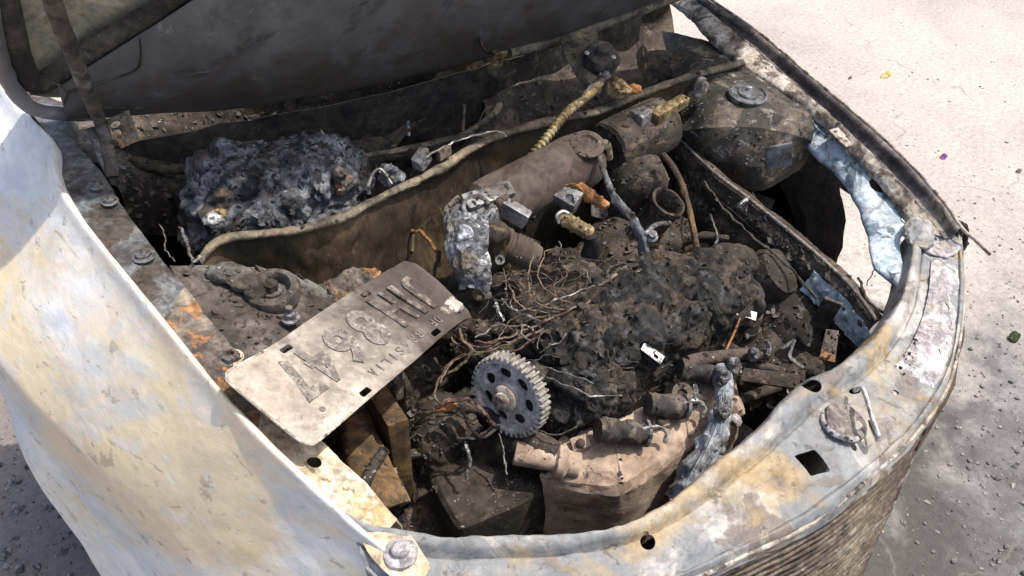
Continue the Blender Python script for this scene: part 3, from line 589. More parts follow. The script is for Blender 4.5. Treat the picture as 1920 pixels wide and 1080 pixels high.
# wheel housing liner, right: charred remains
sheet('wheel_housing', [[V(.52, .30 + .37 * math.cos(t), .30 + .40 * math.sin(t)) for t in np.linspace(0.05, 2.6, 9)], [V(.62, .30 + .37 * math.cos(t), .30 + .40 * math.sin(t)) for t in np.linspace(0.05, 2.6, 9)], [V(.70, .30 + .36 * math.cos(t), .30 + .39 * math.sin(t)) for t in np.linspace(0.05, 2.6, 9)]], 'soot_dark', car, nu=40, nv=10, thick=.002, rough=.006) if False else None

# ---- front panel
fi = [(650, 965, .795), (700, 985, .785), (800, 1006, .775), (920, 1010, .77), (1050, 1005, .765), (1180, 982, .76), (1280, 922, .755), (1400, 822, .75), (1510, 720, .75), (1600, 668, .75), (1660, 604, .75), (1694, 538, .755), (1706, 475, .76), (1716, 425, .768)]
fo = [(690, 1075, .765), (750, 1130, .752), (850, 1160, .742), (980, 1160, .735), (1120, 1140, .73), (1260, 1095, .725), (1400, 1034, .72), (1520, 975, .715), (1630, 890, .715), (1716, 808, .717), (1776, 716, .722), (1800, 612, .73), (1804, 510, .74), (1796, 424, .765)]
Fi, Fo = px3(fi), px3(fo)
def fr(t, dz): return [a.lerp(b, t) + V(0, 0, dz) for a, b in zip(Fi, Fo)]
fp = sheet('front_panel', [[p + V(-.004, .012, -.045) for p in Fi], [p + V(0, .004, -.012) for p in Fi], fr(.015, .004), fr(.06, .009), fr(.15, .007), fr(.20, -.003), fr(.235, -.007), fr(.27, -.003), fr(.40, -.002), fr(.65, .005), fr(.90, .002), fr(.955, .007), Fo, [p + V(.002, -.006, -.02) for p in Fo]], 'front_panel', car, nu=170, nv=80, thick=.0022, rough=.0045, rs=13)
tube('panel_hem', [p + V(.001, -.003, -.003) for p in Fo], .003, 'flange_beige', fp, n=90, k=6, rough=.3)
up = V(0, 0, 1)
sq = W(1524, 866, .735); dn = V(.0, 0, 1)
dgx = (W(1560, 880, .735) - W(1520, 832, .735)).normalized()
def hole(px, py, z, outline, ref=None): return prism(outline, W(px, py, z), V(0, 0, 1), .09, tuple(ref) if ref is not None else (1, 0, 0))
cut(fp, [hole(1524, 866, .735, rrect(.036, .034, .003), dgx), hole(1517, 734, .745, ell(.011, .016), W(1525, 745, .74) - W(1510, 722, .74)), hole(1601, 836, .73, ell(.006, .004), dgx), hole(1679, 735, .735, ell(.005, .005)), hole(1640, 806, .73, ell(.014, .006), W(1655, 825, .73) - W(1630, 790, .73)), hole(1602, 735, .735, ell(.010, .005), (1, -.3, 0)), hole(1213, 1022, .74, ell(.010, .009)), hole(1786, 445, .76, ell(.006, .005))])
bz_ = W(1586, 792, .7375)
dm = lathe('latch_boss', [(.032, -.004), (.030, .002), (.027, .003), (.022, .0005), (.014, -.001), (0, .001)], bz_, V(.1, -.25, 1), 'flange_purple', fp, n=32, rough=.002)
tube('boss_lit_arc', [bz_ + V(.030 * math.cos(t) - .002, .030 * math.sin(t), .002) for t in np.linspace(1.9, 4.4, 12)], .004, 'flake_panel', dm, n=30, k=8, rough=.25)  # pale arc: sunlit left wall of the recess put into colour
tube('latch_spring', [W(1602, 732, .752), W(1616, 728, .765), W(1624, 745, .766), W(1636, 785, .764), W(1648, 820, .752), W(1645, 824, .744)], .0034, 'bright', fp, n=30, k=8)
tube('spring_hook', [W(1648, 820, .748), W(1640, 812, .745), W(1632, 795, .746), W(1630, 788, .748)], .0022, 'wire_dark', fp, n=16, k=6)
# pale flaking strip laid on the right-hand curve of the panel
def fsub(t, dz, i0, i1): return [Fi[i].lerp(Fo[i], t) + V(0, 0, dz) for i in range(i0, i1)]
fl_rows = [[Fi[i].lerp(Fo[i], t) + V(0, 0, dz - (.012 if i == 9 else .0)) for i in (9, 10, 11, 12)] for t, dz in ((.40, .0015), (.5, .0055), (.65, .0085), (.8, .0065), (.90, .0045))]
sheet('paint_scab', fl_rows, 'flake_panel', fp, nu=80, nv=40, thick=.002, rough=.005, rs=26, edge=.03, es=22)
lathe('corner_bolt', [(.019, -.003), (.0195, .002), (.016, .004), (.015, .004), (.0105, .005), (.010, .011), (.0075, .013), (0, .013)], W(752, 1038, .787), (0, 0, 1), 'flake_panel', fp, n=24, rough=.001)
sheet('corner_plate', [px3([(672, 1000, .79), (720, 1000, .788), (770, 1005, .784)]), px3([(700, 1050, .784), (750, 1050, .784), (800, 1050, .779)]), px3([(760, 1105, .776), (790, 1090, .775), (806, 1062, .774)])], 'flange_tan', fp, nu=24, nv=20, thick=.004, rough=.002, rs=30)
# corner nose where the panel meets the fender, right
lump('molten_crust', W(1722, 440, .768), (.07, .045, .014), 'front_panel', fp, ax=(1, .8, 0), sub=5, amp=.006, s=40)
lump('molten_crust', W(1762, 455, .757), (.08, .06, .010), 'flake_panel', fp, ax=(1, .3, 0), sub=5, amp=.006, s=40)

# ---- radiator and grille under the front panel
gi = 6
Gp = [(1180, 1128, .70), (1310, 1080, .70), (1420, 1030, .70), (1540, 968, .70), (1630, 900, .70), (1700, 830, .70), (1728, 790, .70)]
G0 = px3(Gp)
bmf = []
vsA, fsA = [], []
for k in range(25):
    pts = [p + V(.0 + .0006 * k, -.004 - .0009 * k, -.008 - .0165 * k) for p in G0]
    vs, fs = tube_geo(pts, .0052, 40, 6, .6, .35)
    b0 = len(vsA); vsA += vs; fsA += [tuple(i + b0 for i in f) for f in fs]
rad = sheet('radiator', [[p + V(-.01, .012, .01) for p in G0], [p + V(-.01, .012, -.2) for p in G0], [p + V(0, .0, -.45) for p in G0]], 'grille', car, nu=50, nv=16, thick=.006, rough=.003)
fins = mesh('fins', vsA, fsA, 'grille', rad, True); fins['kind'] = 'stuff'
sd0 = G0[-1]
sheet('fin_gap_strip', [[sd0 + V(.004, .0, .01), sd0 + V(.006, -.01, -.15), sd0 + V(.01, -.02, -.45)], [sd0 + V(.022, .016, .008), sd0 + V(.024, .008, -.15), sd0 + V(.028, 0, -.45)]], 'soot_dark', car, nu=20, nv=8, thick=.006)  # dark strip painted in for the shaded gap beside the fins
nose = px3([(1735, 790, .705), (1765, 745, .708), (1790, 690, .712), (1806, 620, .72), (1808, 540, .73)])
sheet('nose_skin', [nose, [p + V(.004, -.006, -.03) for p in nose], [p + V(-.006 - .0 * i, -.004, -.12) for i, p in enumerate(nose)], [p + V(-.03, .01, -.24) for p in nose]], 'ochre', car, nu=40, nv=20, thick=.002, rough=.004, rs=20, edge=.02)
for dx in (0, .018):
    tube('nose_strut', [nose[0] + V(.01 + dx, .006 + dx, -.005), nose[0] + V(.012 + dx, 0, -.15), nose[0] + V(.014 + dx, -.01, -.42)], .006, 'flange_beige' if dx else 'grille', car, n=14, k=8, rough=.2)
lump('broken_bumper_end', W(1800, 430, .76) + V(.004, .004, -.02), (.012, .05, .06), 'soot_dark', car, sub=4, amp=.006, s=40)

# ================================================================== engine
ez = 0.62
engine = block('engine', W(1190, 690, .58) + V(0, .02, -.10), (.46, .20, .30), 'soot_dark', car, ax=(1, -.06, 0), bevel=.02, seg=3, rough=.01, rs=18, sub=3)
block('valve_cover', W(1190, 650, .64), (.44, .15, .07), 'soot', engine, ax=(1, -.06, 0), bevel=.02, seg=3, rough=.006, rs=30, sub=3)
block('front_cover', W(985, 940, .46), (.30, .12, .22), 'soot_dark', engine, ax=(1, -.1, 0), bevel=.018, seg=3, rough=.006, rs=24, sub=3)
# camshaft sprocket
gax = V(-.92, -.28, .24).normalized(); gc = W(948, 746, .70)
gr = bmesh.new()
NT = 42; R0, R1 = .0595, .0655; wd = .022
x, y, a = basis(gax)
prof2 = []
for i in range(NT):
    for f, rr in ((.0, R0), (.22, R0), (.34, R1), (.66, R1), (.78, R0)):
        th = 2 * math.pi * (i + f) / NT; prof2.append((rr, th))
vs = []; fs = []; n2 = len(prof2)
loops = [[(max(rr, 1e-5), th) for rr, th in prof2] for _ in range(3)]
ts = [(0, .985), (-.002, 1.0), (-wd, 1.0)]
for (t, sc), lp_ in zip(ts, loops):
    for rr, th in lp_: vs.append(gc + a * t + (x * math.cos(th) + y * math.sin(th)) * rr * sc)
for rr, t in ((.0520, -wd), (.0520, -.011), (.022, -.011), (.022, -.030), (.002, -.030)):     # back: rim, web, boss
    for rr0, th in prof2: vs.append(gc + a * t + (x * math.cos(th) + y * math.sin(th)) * rr)
for k in range(7):
    for j in range(n2): fs.append((k * n2 + j, (k + 1) * n2 + j, (k + 1) * n2 + (j + 1) % n2, k * n2 + (j + 1) % n2))
fs.append(tuple(7 * n2 + j for j in range(n2 - 1, -1, -1)))
b0 = len(vs)
for rr, t in ((.0545, 0.0), (.0525, -.005), (.022, -.005), (.020, .001), (.002, .001)):
    for j in range(n2):
        th = prof2[j][1]; vs.append(gc + a * t + (x * math.cos(th) + y * math.sin(th)) * rr)
for j in range(n2): fs.append((j, (j + 1) % n2, b0 + (j + 1) % n2, b0 + j))
for k in range(4):
    for j in range(n2): fs.append((b0 + k * n2 + j, b0 + k * n2 + (j + 1) % n2, b0 + (k + 1) * n2 + (j + 1) % n2, b0 + (k + 1) * n2 + j))
fs.append(tuple(b0 + 4 * n2 + j for j in range(n2)))
bm = bmesh.new(); me = bpy.data.meshes.new('t'); me.from_pydata([tuple(v) for v in vs], [], fs); bm.from_mesh(me); bmesh.ops.recalc_face_normals(bm, faces=bm.faces); 
gear = from_bm('camshaft_sprocket', bm, 'gear', engine, False)
gear.data.materials.append(M['gear_teeth'])
cs = []
for i in range(7):
    th = 2 * math.pi * i / 7 + .35; d = x * math.cos(th) + y * math.sin(th)
    cs.append(prism(ell(.0085, .0112, 18), gc + d * .0375 - a * .008, a, .03, tuple(d)))
cut(gear, cs)
gear.data.materials.append(M['gear_teeth'])
for p in gear.data.polygons:
    ctr = gear.matrix_world @ p.center if False else p.center + gear.location + wloc(engine)
    q = ctr - gc; rad_ = (q - a * q.dot(a)).length
    if rad_ > .0575 and abs(p.normal.dot(a)) < .6: p.material_index = 1
lathe('sprocket_bolt', [(.021, -.002), (.021, .003), (.018, .005), (.0125, .006), (.0125, .014), (.010, .016), (0, .016)], gc + a * .002, a, 'flange_beige', engine, n=18)
lathe('cam_end', [(.024, -.10), (.024, -.032), (0, -.032)], gc, a, 'soot', engine, n=24)
lathe('hole_shade_disc', [(.001, -.021), (.0495, -.021), (.0500, -.019), (.0495, -.0165), (.001, -.0165)], gc, a, 'soot_dark', engine, n=36)  # dark disc added so the sprocket holes read as shaded
# exhaust manifold and heat shield
ex_r = px3([(1058, 812, .625), (1100, 800, .63), (1150, 790, .632), (1215, 762, .634), (1270, 740, .634), (1325, 712, .634), (1368, 700, .63)])
ex_f = px3([(1010, 895, .60), (1090, 912, .602), (1165, 912, .604), (1240, 864, .606), (1295, 822, .608), (1345, 780, .61), (1385, 745, .61)])
def exl(t, dz): return [p.lerp(q, t) + V(0, 0, dz) for p, q in zip(ex_r, ex_f)]
man = sheet('exhaust_manifold', [exl(-.1, -.03), exl(0, .0), exl(.3, .006), exl(.8, .005), exl(.96, .001), [p + V(.004, -.006, -.012) for p in ex_f], [p + V(.012, -.01, -.10) for p in ex_f], [p + V(.012, .0, -.25) for p in ex_f]], 'tan_shield', engine, nu=90, nv=57, thick=.003, rough=.0022, rs=34, sharp=True, ang=24)
for i_, (fx_, fy_) in enumerate(((1088, 832), (1150, 812), (1238, 792), (1300, 748))):
    block('manifold_lug', W(fx_, fy_, .632), (.030, .022, .016), 'tan_shield', man, ax=(1, -.3, .05), up=(-.1, -.3, 1), bevel=.005, seg=2, rough=.003, rs=60)
    lathe('manifold_nut', [(.007, 0), (.007, .006), (.004, .008), (0, .008)], W(fx_, fy_, .640), (-.1, -.3, 1), 'brown_tube', man, n=6)
for i_ in (2, 4):
    q0, q1 = exl(.02, .008)[i_], exl(.97, .004)[i_]
    tube('casting_rib', [q0, q0.lerp(q1, .5), q1], .0045, 'tan_shield', man, n=16, k=8, rough=.2)
bo = W(1190, 800, .64); bdir = W(1215, 800, .63) - W(1140, 805, .655)
bdir = V(.42, -.62, -.28)
for i, (sx, sy, sz, ex_, ey_, ezz) in enumerate(((1120, 806, .665, 1212, 812, .645), (1215, 758, .665, 1285, 764, .65), (1275, 690, .67, 1358, 704, .655))):
    p0 = W(sx, sy, sz); p1 = W(ex_, ey_, ezz)
    bt = tube('plug_boot', [p0, p0.lerp(p1, .5), p1], lambda t: .018 - .002 * t, 'dark_plug', engine, n=26, k=18, rough=.22, ridge=lambda i_: 1.12 if i_ in (3, 4, 19, 20) else 1.0)
    cpos = p1.lerp(p0, .06)
    ctr_, d = p1, (p1 - p0).normalized()
    lathe('boot_collar', [(.020, -.004), (.021, 0), (.017, .003), (.012, .004), (.011, -.01), (0, -.01)], p1, d, 'alu', bt, n=20, rough=.002)
    tube('clip', [p1 + V(-.01, 0, .016), p1 + V(.01, -.01, .018), p1 + V(.024, -.018, .002), p1 + V(.018, -.022, -.012)], .003, 'bright', bt, n=18, k=6, rough=.5)
    e = i
ring = lathe('ring_lug', [(.017, 0), (.017, .004), (.008, .004), (.008, 0), (.017, 0)], W(1278, 738, .665), (-.3, -.6, .7), 'lip', engine, n=22)
tube('clip', [W(1268, 748, .66), W(1272, 764, .655), W(1295, 764, .655), W(1306, 755, .66), W(1302, 722, .668)], .0038, 'foil', engine, n=26, k=6, rough=.6)
tube('crack', [W(1222, 822, .605), W(1240, 838, .592), W(1252, 848, .585)], .002, 'soot_dark', man, n=8, k=5)
tube('crack', [W(1303, 768, .613), W(1310, 776, .607), W(1316, 786, .60)], .0025, 'soot_dark', man, n=8, k=5)
# coolant stub
axs = (W(1085, 885, .60) - W(1040, 860, .62)).normalized()
stub = lathe('coolant_stub', [(.018, -.07), (.018, -.01), (.025, -.006), (.026, .004), (.021, .008), (.019, .010), (.020, .026), (.0185, .028), (.015, .028), (.014, .0), (0, .0)], W(1052, 866, .62), V(.55, -.50, -.1), 'tan_shield', engine, n=28, rough=.0015)
tube('stub_pipe', [W(1040, 862, .615), W(990, 835, .62), W(930, 850, .57), W(880, 900, .50)], .026, 'soot', engine, n=24, k=14, rough=.1)
# char crust on the valve cover
lump('plastic_crust', W(1215, 598, .685), (.40, .17, .13), 'char_engine', engine, ax=(1, -.07, .02), up=(0, -.15, 1), sub=7, amp=.022, s=17, pw=2.8, crater=.9, seed=2.3, vor=1.1)
lump('plastic_crust', W(1085, 640, .69), (.17, .14, .11), 'char_engine', engine, ax=(1, -.07, 0), sub=6, amp=.020, s=20, pw=2.4, crater=.9, seed=5.1, vor=1.0)
lump('plastic_crust', W(1315, 552, .70), (.15, .14, .13), 'char_engine', engine, ax=(1, -.07, 0), sub=6, amp=.014, s=16, pw=2.4, crater=.6, seed=8.1, vor=.8)
lump('plastic_crust', W(1100, 735, .655), (.14, .11, .11), 'char_engine', engine, ax=(1, -.2, -.1), sub=6, amp=.018, s=22, crater=.6, seed=9.7, vor=1.0)
# dark cluster at the far end of the engine
lathe('distributor', [(0, -.05), (.045, -.05), (.05, -.04), (.05, .01), (.044, .03), (.030, .036), (0, .04)], W(1440, 520, .655), (.3, -.5, .75), 'soot_dark', engine, n=32, rough=.003)
lump('gearbox', W(1460, 610, .52), (.24, .26, .24), 'soot_dark', engine, sub=5, amp=.02, s=10)
lump('hose_stump', W(1370, 490, .70), (.09, .05, .05), 'soot_dark', engine, ax=(1, -.5, -.3), sub=5, amp=.008, s=20)
lathe('hose_stump', [(.03, -.05), (.03, .015), (.034, .017), (.034, .026), (.029, .027), (.025, .02), (.024, -.01), (0, -.01)], W(1240, 395, .72), (.2, -.35, .9), 'soot', engine, n=28, rough=.002)

# intake plenum and throttle body
pA = W(905, 392, .80); pB = W(1092, 300, .815)
pd = (pB - pA).normalized(); pL = (pB - pA).length
intake = lathe('intake_plenum', [(0, -.01), (.035, -.01), (.046, 0), (.048, .02), (.05, pL * .5), (.052, pL - .02), (.050, pL + .004), (.040, pL + .022), (.02, pL + .03), (0, pL + .031)], pA, pd, 'brown_tube', engine, n=40, rough=.002)
lathe('plenum_cap', [(.030, 0), (.030, .004), (.018, .007), (.015, .003), (0, .003)], pB + V(-.01, -.02, .045), V(-.1, -.3, 1), 'brown_tube', engine, n=28)
tube('plenum_flange', [pB + V(.045 * math.cos(t) * .5 + .012, -.03 + .0 * t, .045 * math.sin(t)) for t in np.linspace(.2, 2.4, 8)], .008, 'lip', engine, n=18, k=8, rough=.3)
big = lathe('intake_runner', [(0, -.12), (.05, -.12), (.058, -.03), (.060, .01), (.055, .035), (.042, .052), (.022, .060), (0, .062)], W(1190, 345, .715), V(.1, -.25, .9), 'soot', engine, n=36, rough=.006)
# throttle body: housing, bore, foil skirt, sensor
thr = W(886, 428, .79)
tbx = block('throttle_body', thr + V(0, 0, -.005), (.075, .065, .10), 'alu', engine, ax=(1, .35, .1), up=(-.15, -.15, 1), bevel=.014, seg=3, rough=.006, rs=40, sub=2)
lathe('throttle_bore', [(.022, -.004), (.024, .006), (.021, .008), (.0165, .006), (.015, -.012), (0, -.012)], W(893, 392, .835), V(-.2, -.45, .85), 'alu', engine, n=26, rough=.0015)
block('throttle_flange', W(916, 366, .842), (.09, .03, .012), 'alu', engine, ax=W(948, 362, .84) - W(880, 385, .84), up=(-.2, -.3, 1), bevel=.005, rough=.004, rs=50)
block('throttle_cover', W(935, 375, .83), (.035, .03, .03), 'brown_tube', engine, ax=(1, .4, .1), up=(-.2, -.2, 1), bevel=.008, seg=3)
block('throttle_arm', W(962, 398, .815), (.055, .02, .03), 'alu', engine, ax=W(990, 410, .80) - W(940, 380, .82), bevel=.004, rough=.004, rs=50)
foil = sheet('melted_skirt', [px3([(845, 402, .83), (866, 392, .84), (890, 398, .842), (915, 408, .84)]), px3([(834, 440, .812), (860, 425, .83), (890, 430, .83), (918, 440, .82)]), px3([(838, 475, .79), (862, 465, .81), (890, 468, .81), (916, 470, .80)]), px3([(850, 510, .765), (868, 505, .785), (892, 508, .785), (922, 515, .77)]), px3([(866, 545, .735), (876, 542, .755), (900, 545, .75), (915, 558, .735)])], 'foil', engine, nu=50, nv=50, thick=.003, rough=.006, rs=45, edge=.014, es=60)
tube('throttle_bracket', px3([(842, 420, .81), (838, 400, .825), (848, 382, .835), (862, 372, .84)]), .006, 'alu', engine, n=16, k=8, flat=.4, rough=.3)
spx = V(.35, -.55, -.25).normalized()
sp0 = W(945, 455, .775)
lathe('idle_valve', [(0, -.02), (.026, -.02), (.027, .004), (.024, .006), (.024, .012)] + [((.0235 if i % 2 else .0265), .012 + .0035 * i) for i in range(10)] + [(.025, .05), (.022, .062), (.012, .066), (0, .066)], sp0, W(1000, 480, .75) - W(940, 450, .78), 'brown_tube', engine, n=30)
lathe('eyelet', [(.008, 0), (.008, .004), (.004, .004), (.004, 0), (.008, 0)], W(937, 487, .785), (-.3, -.6, .6), 'alu', engine, n=14)
block('throttle_foot', W(902, 552, .73), (.03, .02, .012), 'lip', engine, ax=(1, .2, -.4), bevel=.003, rough=.003, rs=60)
lump('bracket_lump', W(925, 465, .775), (.05, .04, .11), 'wall_brown', engine, up=(-.1, -.3, 1), sub=5, amp=.006, s=30)
# injector connectors
cb = block('injector_connector', W(1065, 372, .80), (.042, .032, .03), 'alu', engine, ax=W(1095, 388, .79) - W(1045, 360, .80), up=(-.2, -.4, .8), bevel=.004, rough=.003, rs=60)
cut(cb, [prism(ell(.008, .008), W(1068, 372, .815), ray(1068, 372), .03, (1, 0, 0))])
tube('injector', [W(1085, 352, .81), W(1110, 370, .805), W(1138, 388, .79)], lambda t: .012 - .003 * t, 'rust', engine, n=20, k=12, ridge=lambda i: 1.25 if i in (8, 9, 14) else 1)
tube('injector', [W(1052, 405, .79), W(1075, 420, .785), W(1108, 438, .77)], lambda t: .013 - .001 * t, 'brass', engine, n=24, k=10, ridge=lambda i: 1.2 if i in (6, 12, 13, 20) else 1)
tube('injector_clip', [W(1048, 418, .785), W(1044, 405, .80), (W(1055, 396, .805)), W(1066, 400, .80)], .0028, 'bright', engine, n=14, k=6)
tube('injector_stub', [W(1108, 438, .77), W(1112, 460, .745), W(1105, 480, .72)], .016, 'soot_dark', engine, n=12, k=10)
tube('clip_wire', [W(1060, 348, .82), W(1078, 346, .825), W(1092, 358, .815), W(1098, 378, .80)], .0025, 'rust', engine, n=14, k=6)
# small metal tabs poking out of the crust
for (x0, y0, z0, x1, y1, z1, hx, hy, hz) in ((1355, 574, .71, 1418, 594, .70, 1396, 587, .7035), (1205, 648, .725, 1242, 676, .705, 1230, 668, .712)):
    A, B = W(x0, y0, z0), W(x1, y1, z1); d = (B - A); upv = V(-.2, -.3, 1)
    tb = block('fixing_tab', (A + B) / 2, (d.length, .015, .0022), 'bright', engine, ax=d, up=upv, bevel=.0006)
    cut(tb, [prism(rrect(.008, .006, .001), W(hx, hy, hz), upv, .03, tuple(d))])
# tubes and rods
tube('dipstick_tube', px3([(1243, 290, .80), (1265, 318, .79), (1285, 365, .77), (1300, 430, .745), (1312, 490, .715)]), .0058, 'ochre', engine, n=30, k=8, rough=.2)
tube('charred_hose', px3([(1120, 285, .85), (1135, 330, .845), (1155, 375, .83), (1185, 410, .80), (1203, 450, .765), (1208, 480, .735)]), lambda t: .004 + .006 * t, 'flange_dark', engine, n=36, k=10, rough=.5)
tube('vacuum_pipe', px3([(1195, 440, .77), (1212, 436, .78), (1228, 422, .78), (1256, 418, .77)]), .0042, 'alu', engine, n=24, k=8, rough=.2)
lathe('pipe_union', [(.010, 0), (.011, .006), (.007, .008), (.007, .016), (0, .017)], W(1221, 446, .765), (-.2, -.3, .8), 'alu', engine, n=10)
tube('coolant_pipe', px3([(1290, 678, .68), (1350, 668, .68), (1400, 664, .675), (1440, 664, .67)]), .010, 'brown_tube', engine, n=20, k=10, rough=.15)
tube('pipe_clip', px3([(1438, 664, .68), (1441, 650, .69), (1436, 638, .70)]), .004, 'foil', engine, n=10, k=6, rough=.5)
lump('molten_bead', W(1412, 665, .69), (.014, .012, .02), 'foil', engine, sub=4, amp=.006, s=90)
lump('molten_bead', W(1372, 690, .675), (.022, .014, .04), 'alu', engine, sub=4, amp=.008, s=80)
tube('rod', px3([(1388, 596, .70), (1376, 625, .69), (1358, 664, .68)]), .002, 'rust', engine, n=8, k=6)
lathe('bore_plug', [(.018, 0), (.018, .012), (.015, .016), (0, .016)], W(1372, 765, .62), V(.55, -.45, .45), 'tan_shield', engine, n=24, rough=.001)
tube('stay', px3([(1382, 755, .61), (1420, 738, .60), (1460, 725, .59)]), .009, 'soot', engine, n=10, k=8)
# frayed sleeve hanging in front of the manifold: many strands round a core
slv = tube('frayed_sleeve', px3([(1352, 690, .672), (1356, 715, .668), (1358, 745, .66), (1350, 790, .645), (1332, 840, .62), (1308, 890, .59), (1282, 945, .555)]), lambda t: .010 + (.003 if t < .4 else .003 + .028 * (t - .4)), 'strands', engine, n=60, k=20, rough=.5)
vsA, fsA = [], []
for i in range(130):
    f0 = random.uniform(.3, .75); off = random.uniform(-1, 1); dep = random.uniform(-.3, 1)
    path = cr(px3([(1356, 715, .675), (1358, 745, .668), (1350, 790, .655), (1332, 840, .632), (1308, 890, .602), (1278, 955, .56)]), 30)
    seg = path[int(f0 * 12):random.randint(22, 30)]
    pts = []
    for j, p in enumerate(seg):
        t = (j + f0 * 12) / 30; wdt = .008 + .030 * max(0, t - .25)
        pts.append(Vector(p) + V(.9, -.1, .25) * off * wdt + V(-.2, -.4, .4) * dep * .012 + mnoise.noise_vector(Vector((i * 1.7, t * 4, 0))) * .004)
    vs, fs = tube_geo(pts, random.uniform(.0008, .002), 14, 5)
    b0 = len(vsA); vsA += vs; fsA += [tuple(q + b0 for q in f) for f in fs]
fs_ = mesh('strands', vsA, fsA, 'strands', slv, True); fs_['kind'] = 'stuff'
lump('molten_bead', W(1352, 706, .69), (.020, .016, .03), 'foil', engine, sub=4, amp=.008, s=80)
lump('molten_bead', W(1352, 772, .675), (.02, .016, .02), 'foil', engine, sub=4, amp=.008, s=80)
lump('molten_bead', W(1378, 790, .62), (.016, .016, .016), 'flake_panel', engine, sub=4, amp=.004, s=80)

# ---- low, dark fittings that fill the bay
block('engine_mount', W(730, 830, .60), (.10, .03, .20), 'ochre', car, ax=W(760, 890, .6) - W(700, 790, .6), up=(0, .1, 1), bevel=.006, rough=.005, rs=20)
sheet('chassis_leg', [px3([(690, 770, .66), (705, 810, .66), (730, 860, .655), (770, 940, .65)]), px3([(640, 790, .66), (640, 840, .66), (660, 890, .655), (700, 960, .65)]), px3([(640, 790, .50), (640, 840, .50), (660, 890, .50), (700, 960, .50)])], 'ochre', car, nu=30, nv=16, thick=.004, rough=.004, rs=20)
lump('burnt_pump', W(830, 830, .52), (.13, .13, .14), 'soot', car, sub=5, amp=.014, s=20)
lump('burnt_alternator', W(790, 640, .48), (.2, .2, .18), 'soot_dark', car, sub=5, amp=.02, s=16)
lump('burnt_gear_linkage', W(690, 560, .52), (.30, .16, .14), 'soot', car, sub=5, amp=.02, s=16)
sheet('undertray', [[V(-.62, .62, .24), V(0, .62, .22), V(.50, .62, .24)], [V(-.62, .1, .2), V(0, .1, .18), V(.50, .1, .2)], [V(-.58, -.50, .24), V(0, -.58, .22), V(.46, -.46, .24)]], 'soot_dark', car, nu=30, nv=20, thick=.003, rough=.02, rs=8)
sheet('firewall', [[V(-.66, .50, .84), V(0, .46, .80), V(.58, .46, .80)], [V(-.66, .52, .5), V(0, .48, .5), V(.58, .48, .5)], [V(-.64, .56, .2), V(0, .5, .2), V(.56, .5, .2)]], 'soot_dark', car, nu=30, nv=16, thick=.003, rough=.01)
sheet('radiator_support', [[p + V(0, -.01, -.05) for p in Fi[2:11]], [p + V(0, -.01, -.25) for p in Fi[2:11]], [p + V(0, -.01, -.5) for p in Fi[2:11]]], 'soot_dark', car, nu=40, nv=12, thick=.004, rough=.006)
lump('ash_heap', W(650, 540, .70), (.14, .04, .03), 'flange_rust', car, ax=W(740, 490, .7) - W(600, 560, .72), sub=5, amp=.014, s=50)

for (x_, y_, z_, sx_, sy_, sz_, sd_) in ((720, 700, .50, .34, .18, .12, 1.0), (900, 930, .42, .34, .20, .14, 2.0), (690, 900, .45, .18, .16, .16, 3.0), (1480, 700, .50, .22, .22, .16, 4.0), (1010, 560, .62, .24, .14, .10, 5.0), (1180, 480, .60, .26, .14, .12, 6.0), (900, 600, .58, .16, .16, .12, 7.0)):
    lump('char_heap', W(x_, y_, z_), (sx_, sy_, sz_), 'soot', car, sub=5, amp=.022, s=18, seed=sd_, vor=.8)
RB = random.Random(5)
for i in range(34):      # broken brackets, strips and hose ends lying in the bay
    x_, y_ = RB.choice([(RB.uniform(640, 900), RB.uniform(600, 900)), (RB.uniform(930, 1330), RB.uniform(380, 520)), (RB.uniform(1400, 1560), RB.uniform(560, 720)), (RB.uniform(1220, 1420), RB.uniform(260, 470))])
    z_ = RB.uniform(.56, .68); p_ = W(x_, y_, z_); d_ = V(RB.uniform(-1, 1), RB.uniform(-1, 1), RB.uniform(-.4, .4)).normalized()
    if i % 3 == 0:
        tube('hose_end', [p_, p_ + d_ * .04, p_ + d_ * .075 + V(0, 0, -.02), p_ + d_ * .10 + V(0, 0, -.05)], RB.uniform(.005, .012), RB.choice(['soot', 'soot_dark', 'bracket']), car, n=16, k=10, rough=.3)
    else:
        block('broken_bracket', p_, (RB.uniform(.03, .09), RB.uniform(.012, .03), RB.uniform(.003, .012)), RB.choice(['soot', 'bracket', 'tower', 'flange_rust', 'brown_tube']), car, ax=d_, up=(RB.uniform(-.5, .5), RB.uniform(-.6, .2), 1), bevel=.002, rough=.004, rs=50)
# ---- corrugated conduit
cond = px3([(1128, 150, .885), (1105, 178, .885), (1070, 205, .88), (1045, 232, .872), (1020, 265, .855), (990, 302, .83), (965, 335, .80)])
tube('corrugated_conduit', cond, .0082, 'brass', car, n=120, k=10, ridge=lambda i: (1.12 if (i // 2) % 2 else .86) if i > 36 else 1.0)
tube('conduit_end', px3([(1138, 140, .89), (1118, 160, .885), (1098, 182, .882)]), .0085, 'alu', car, n=14, k=10, rough=.2)

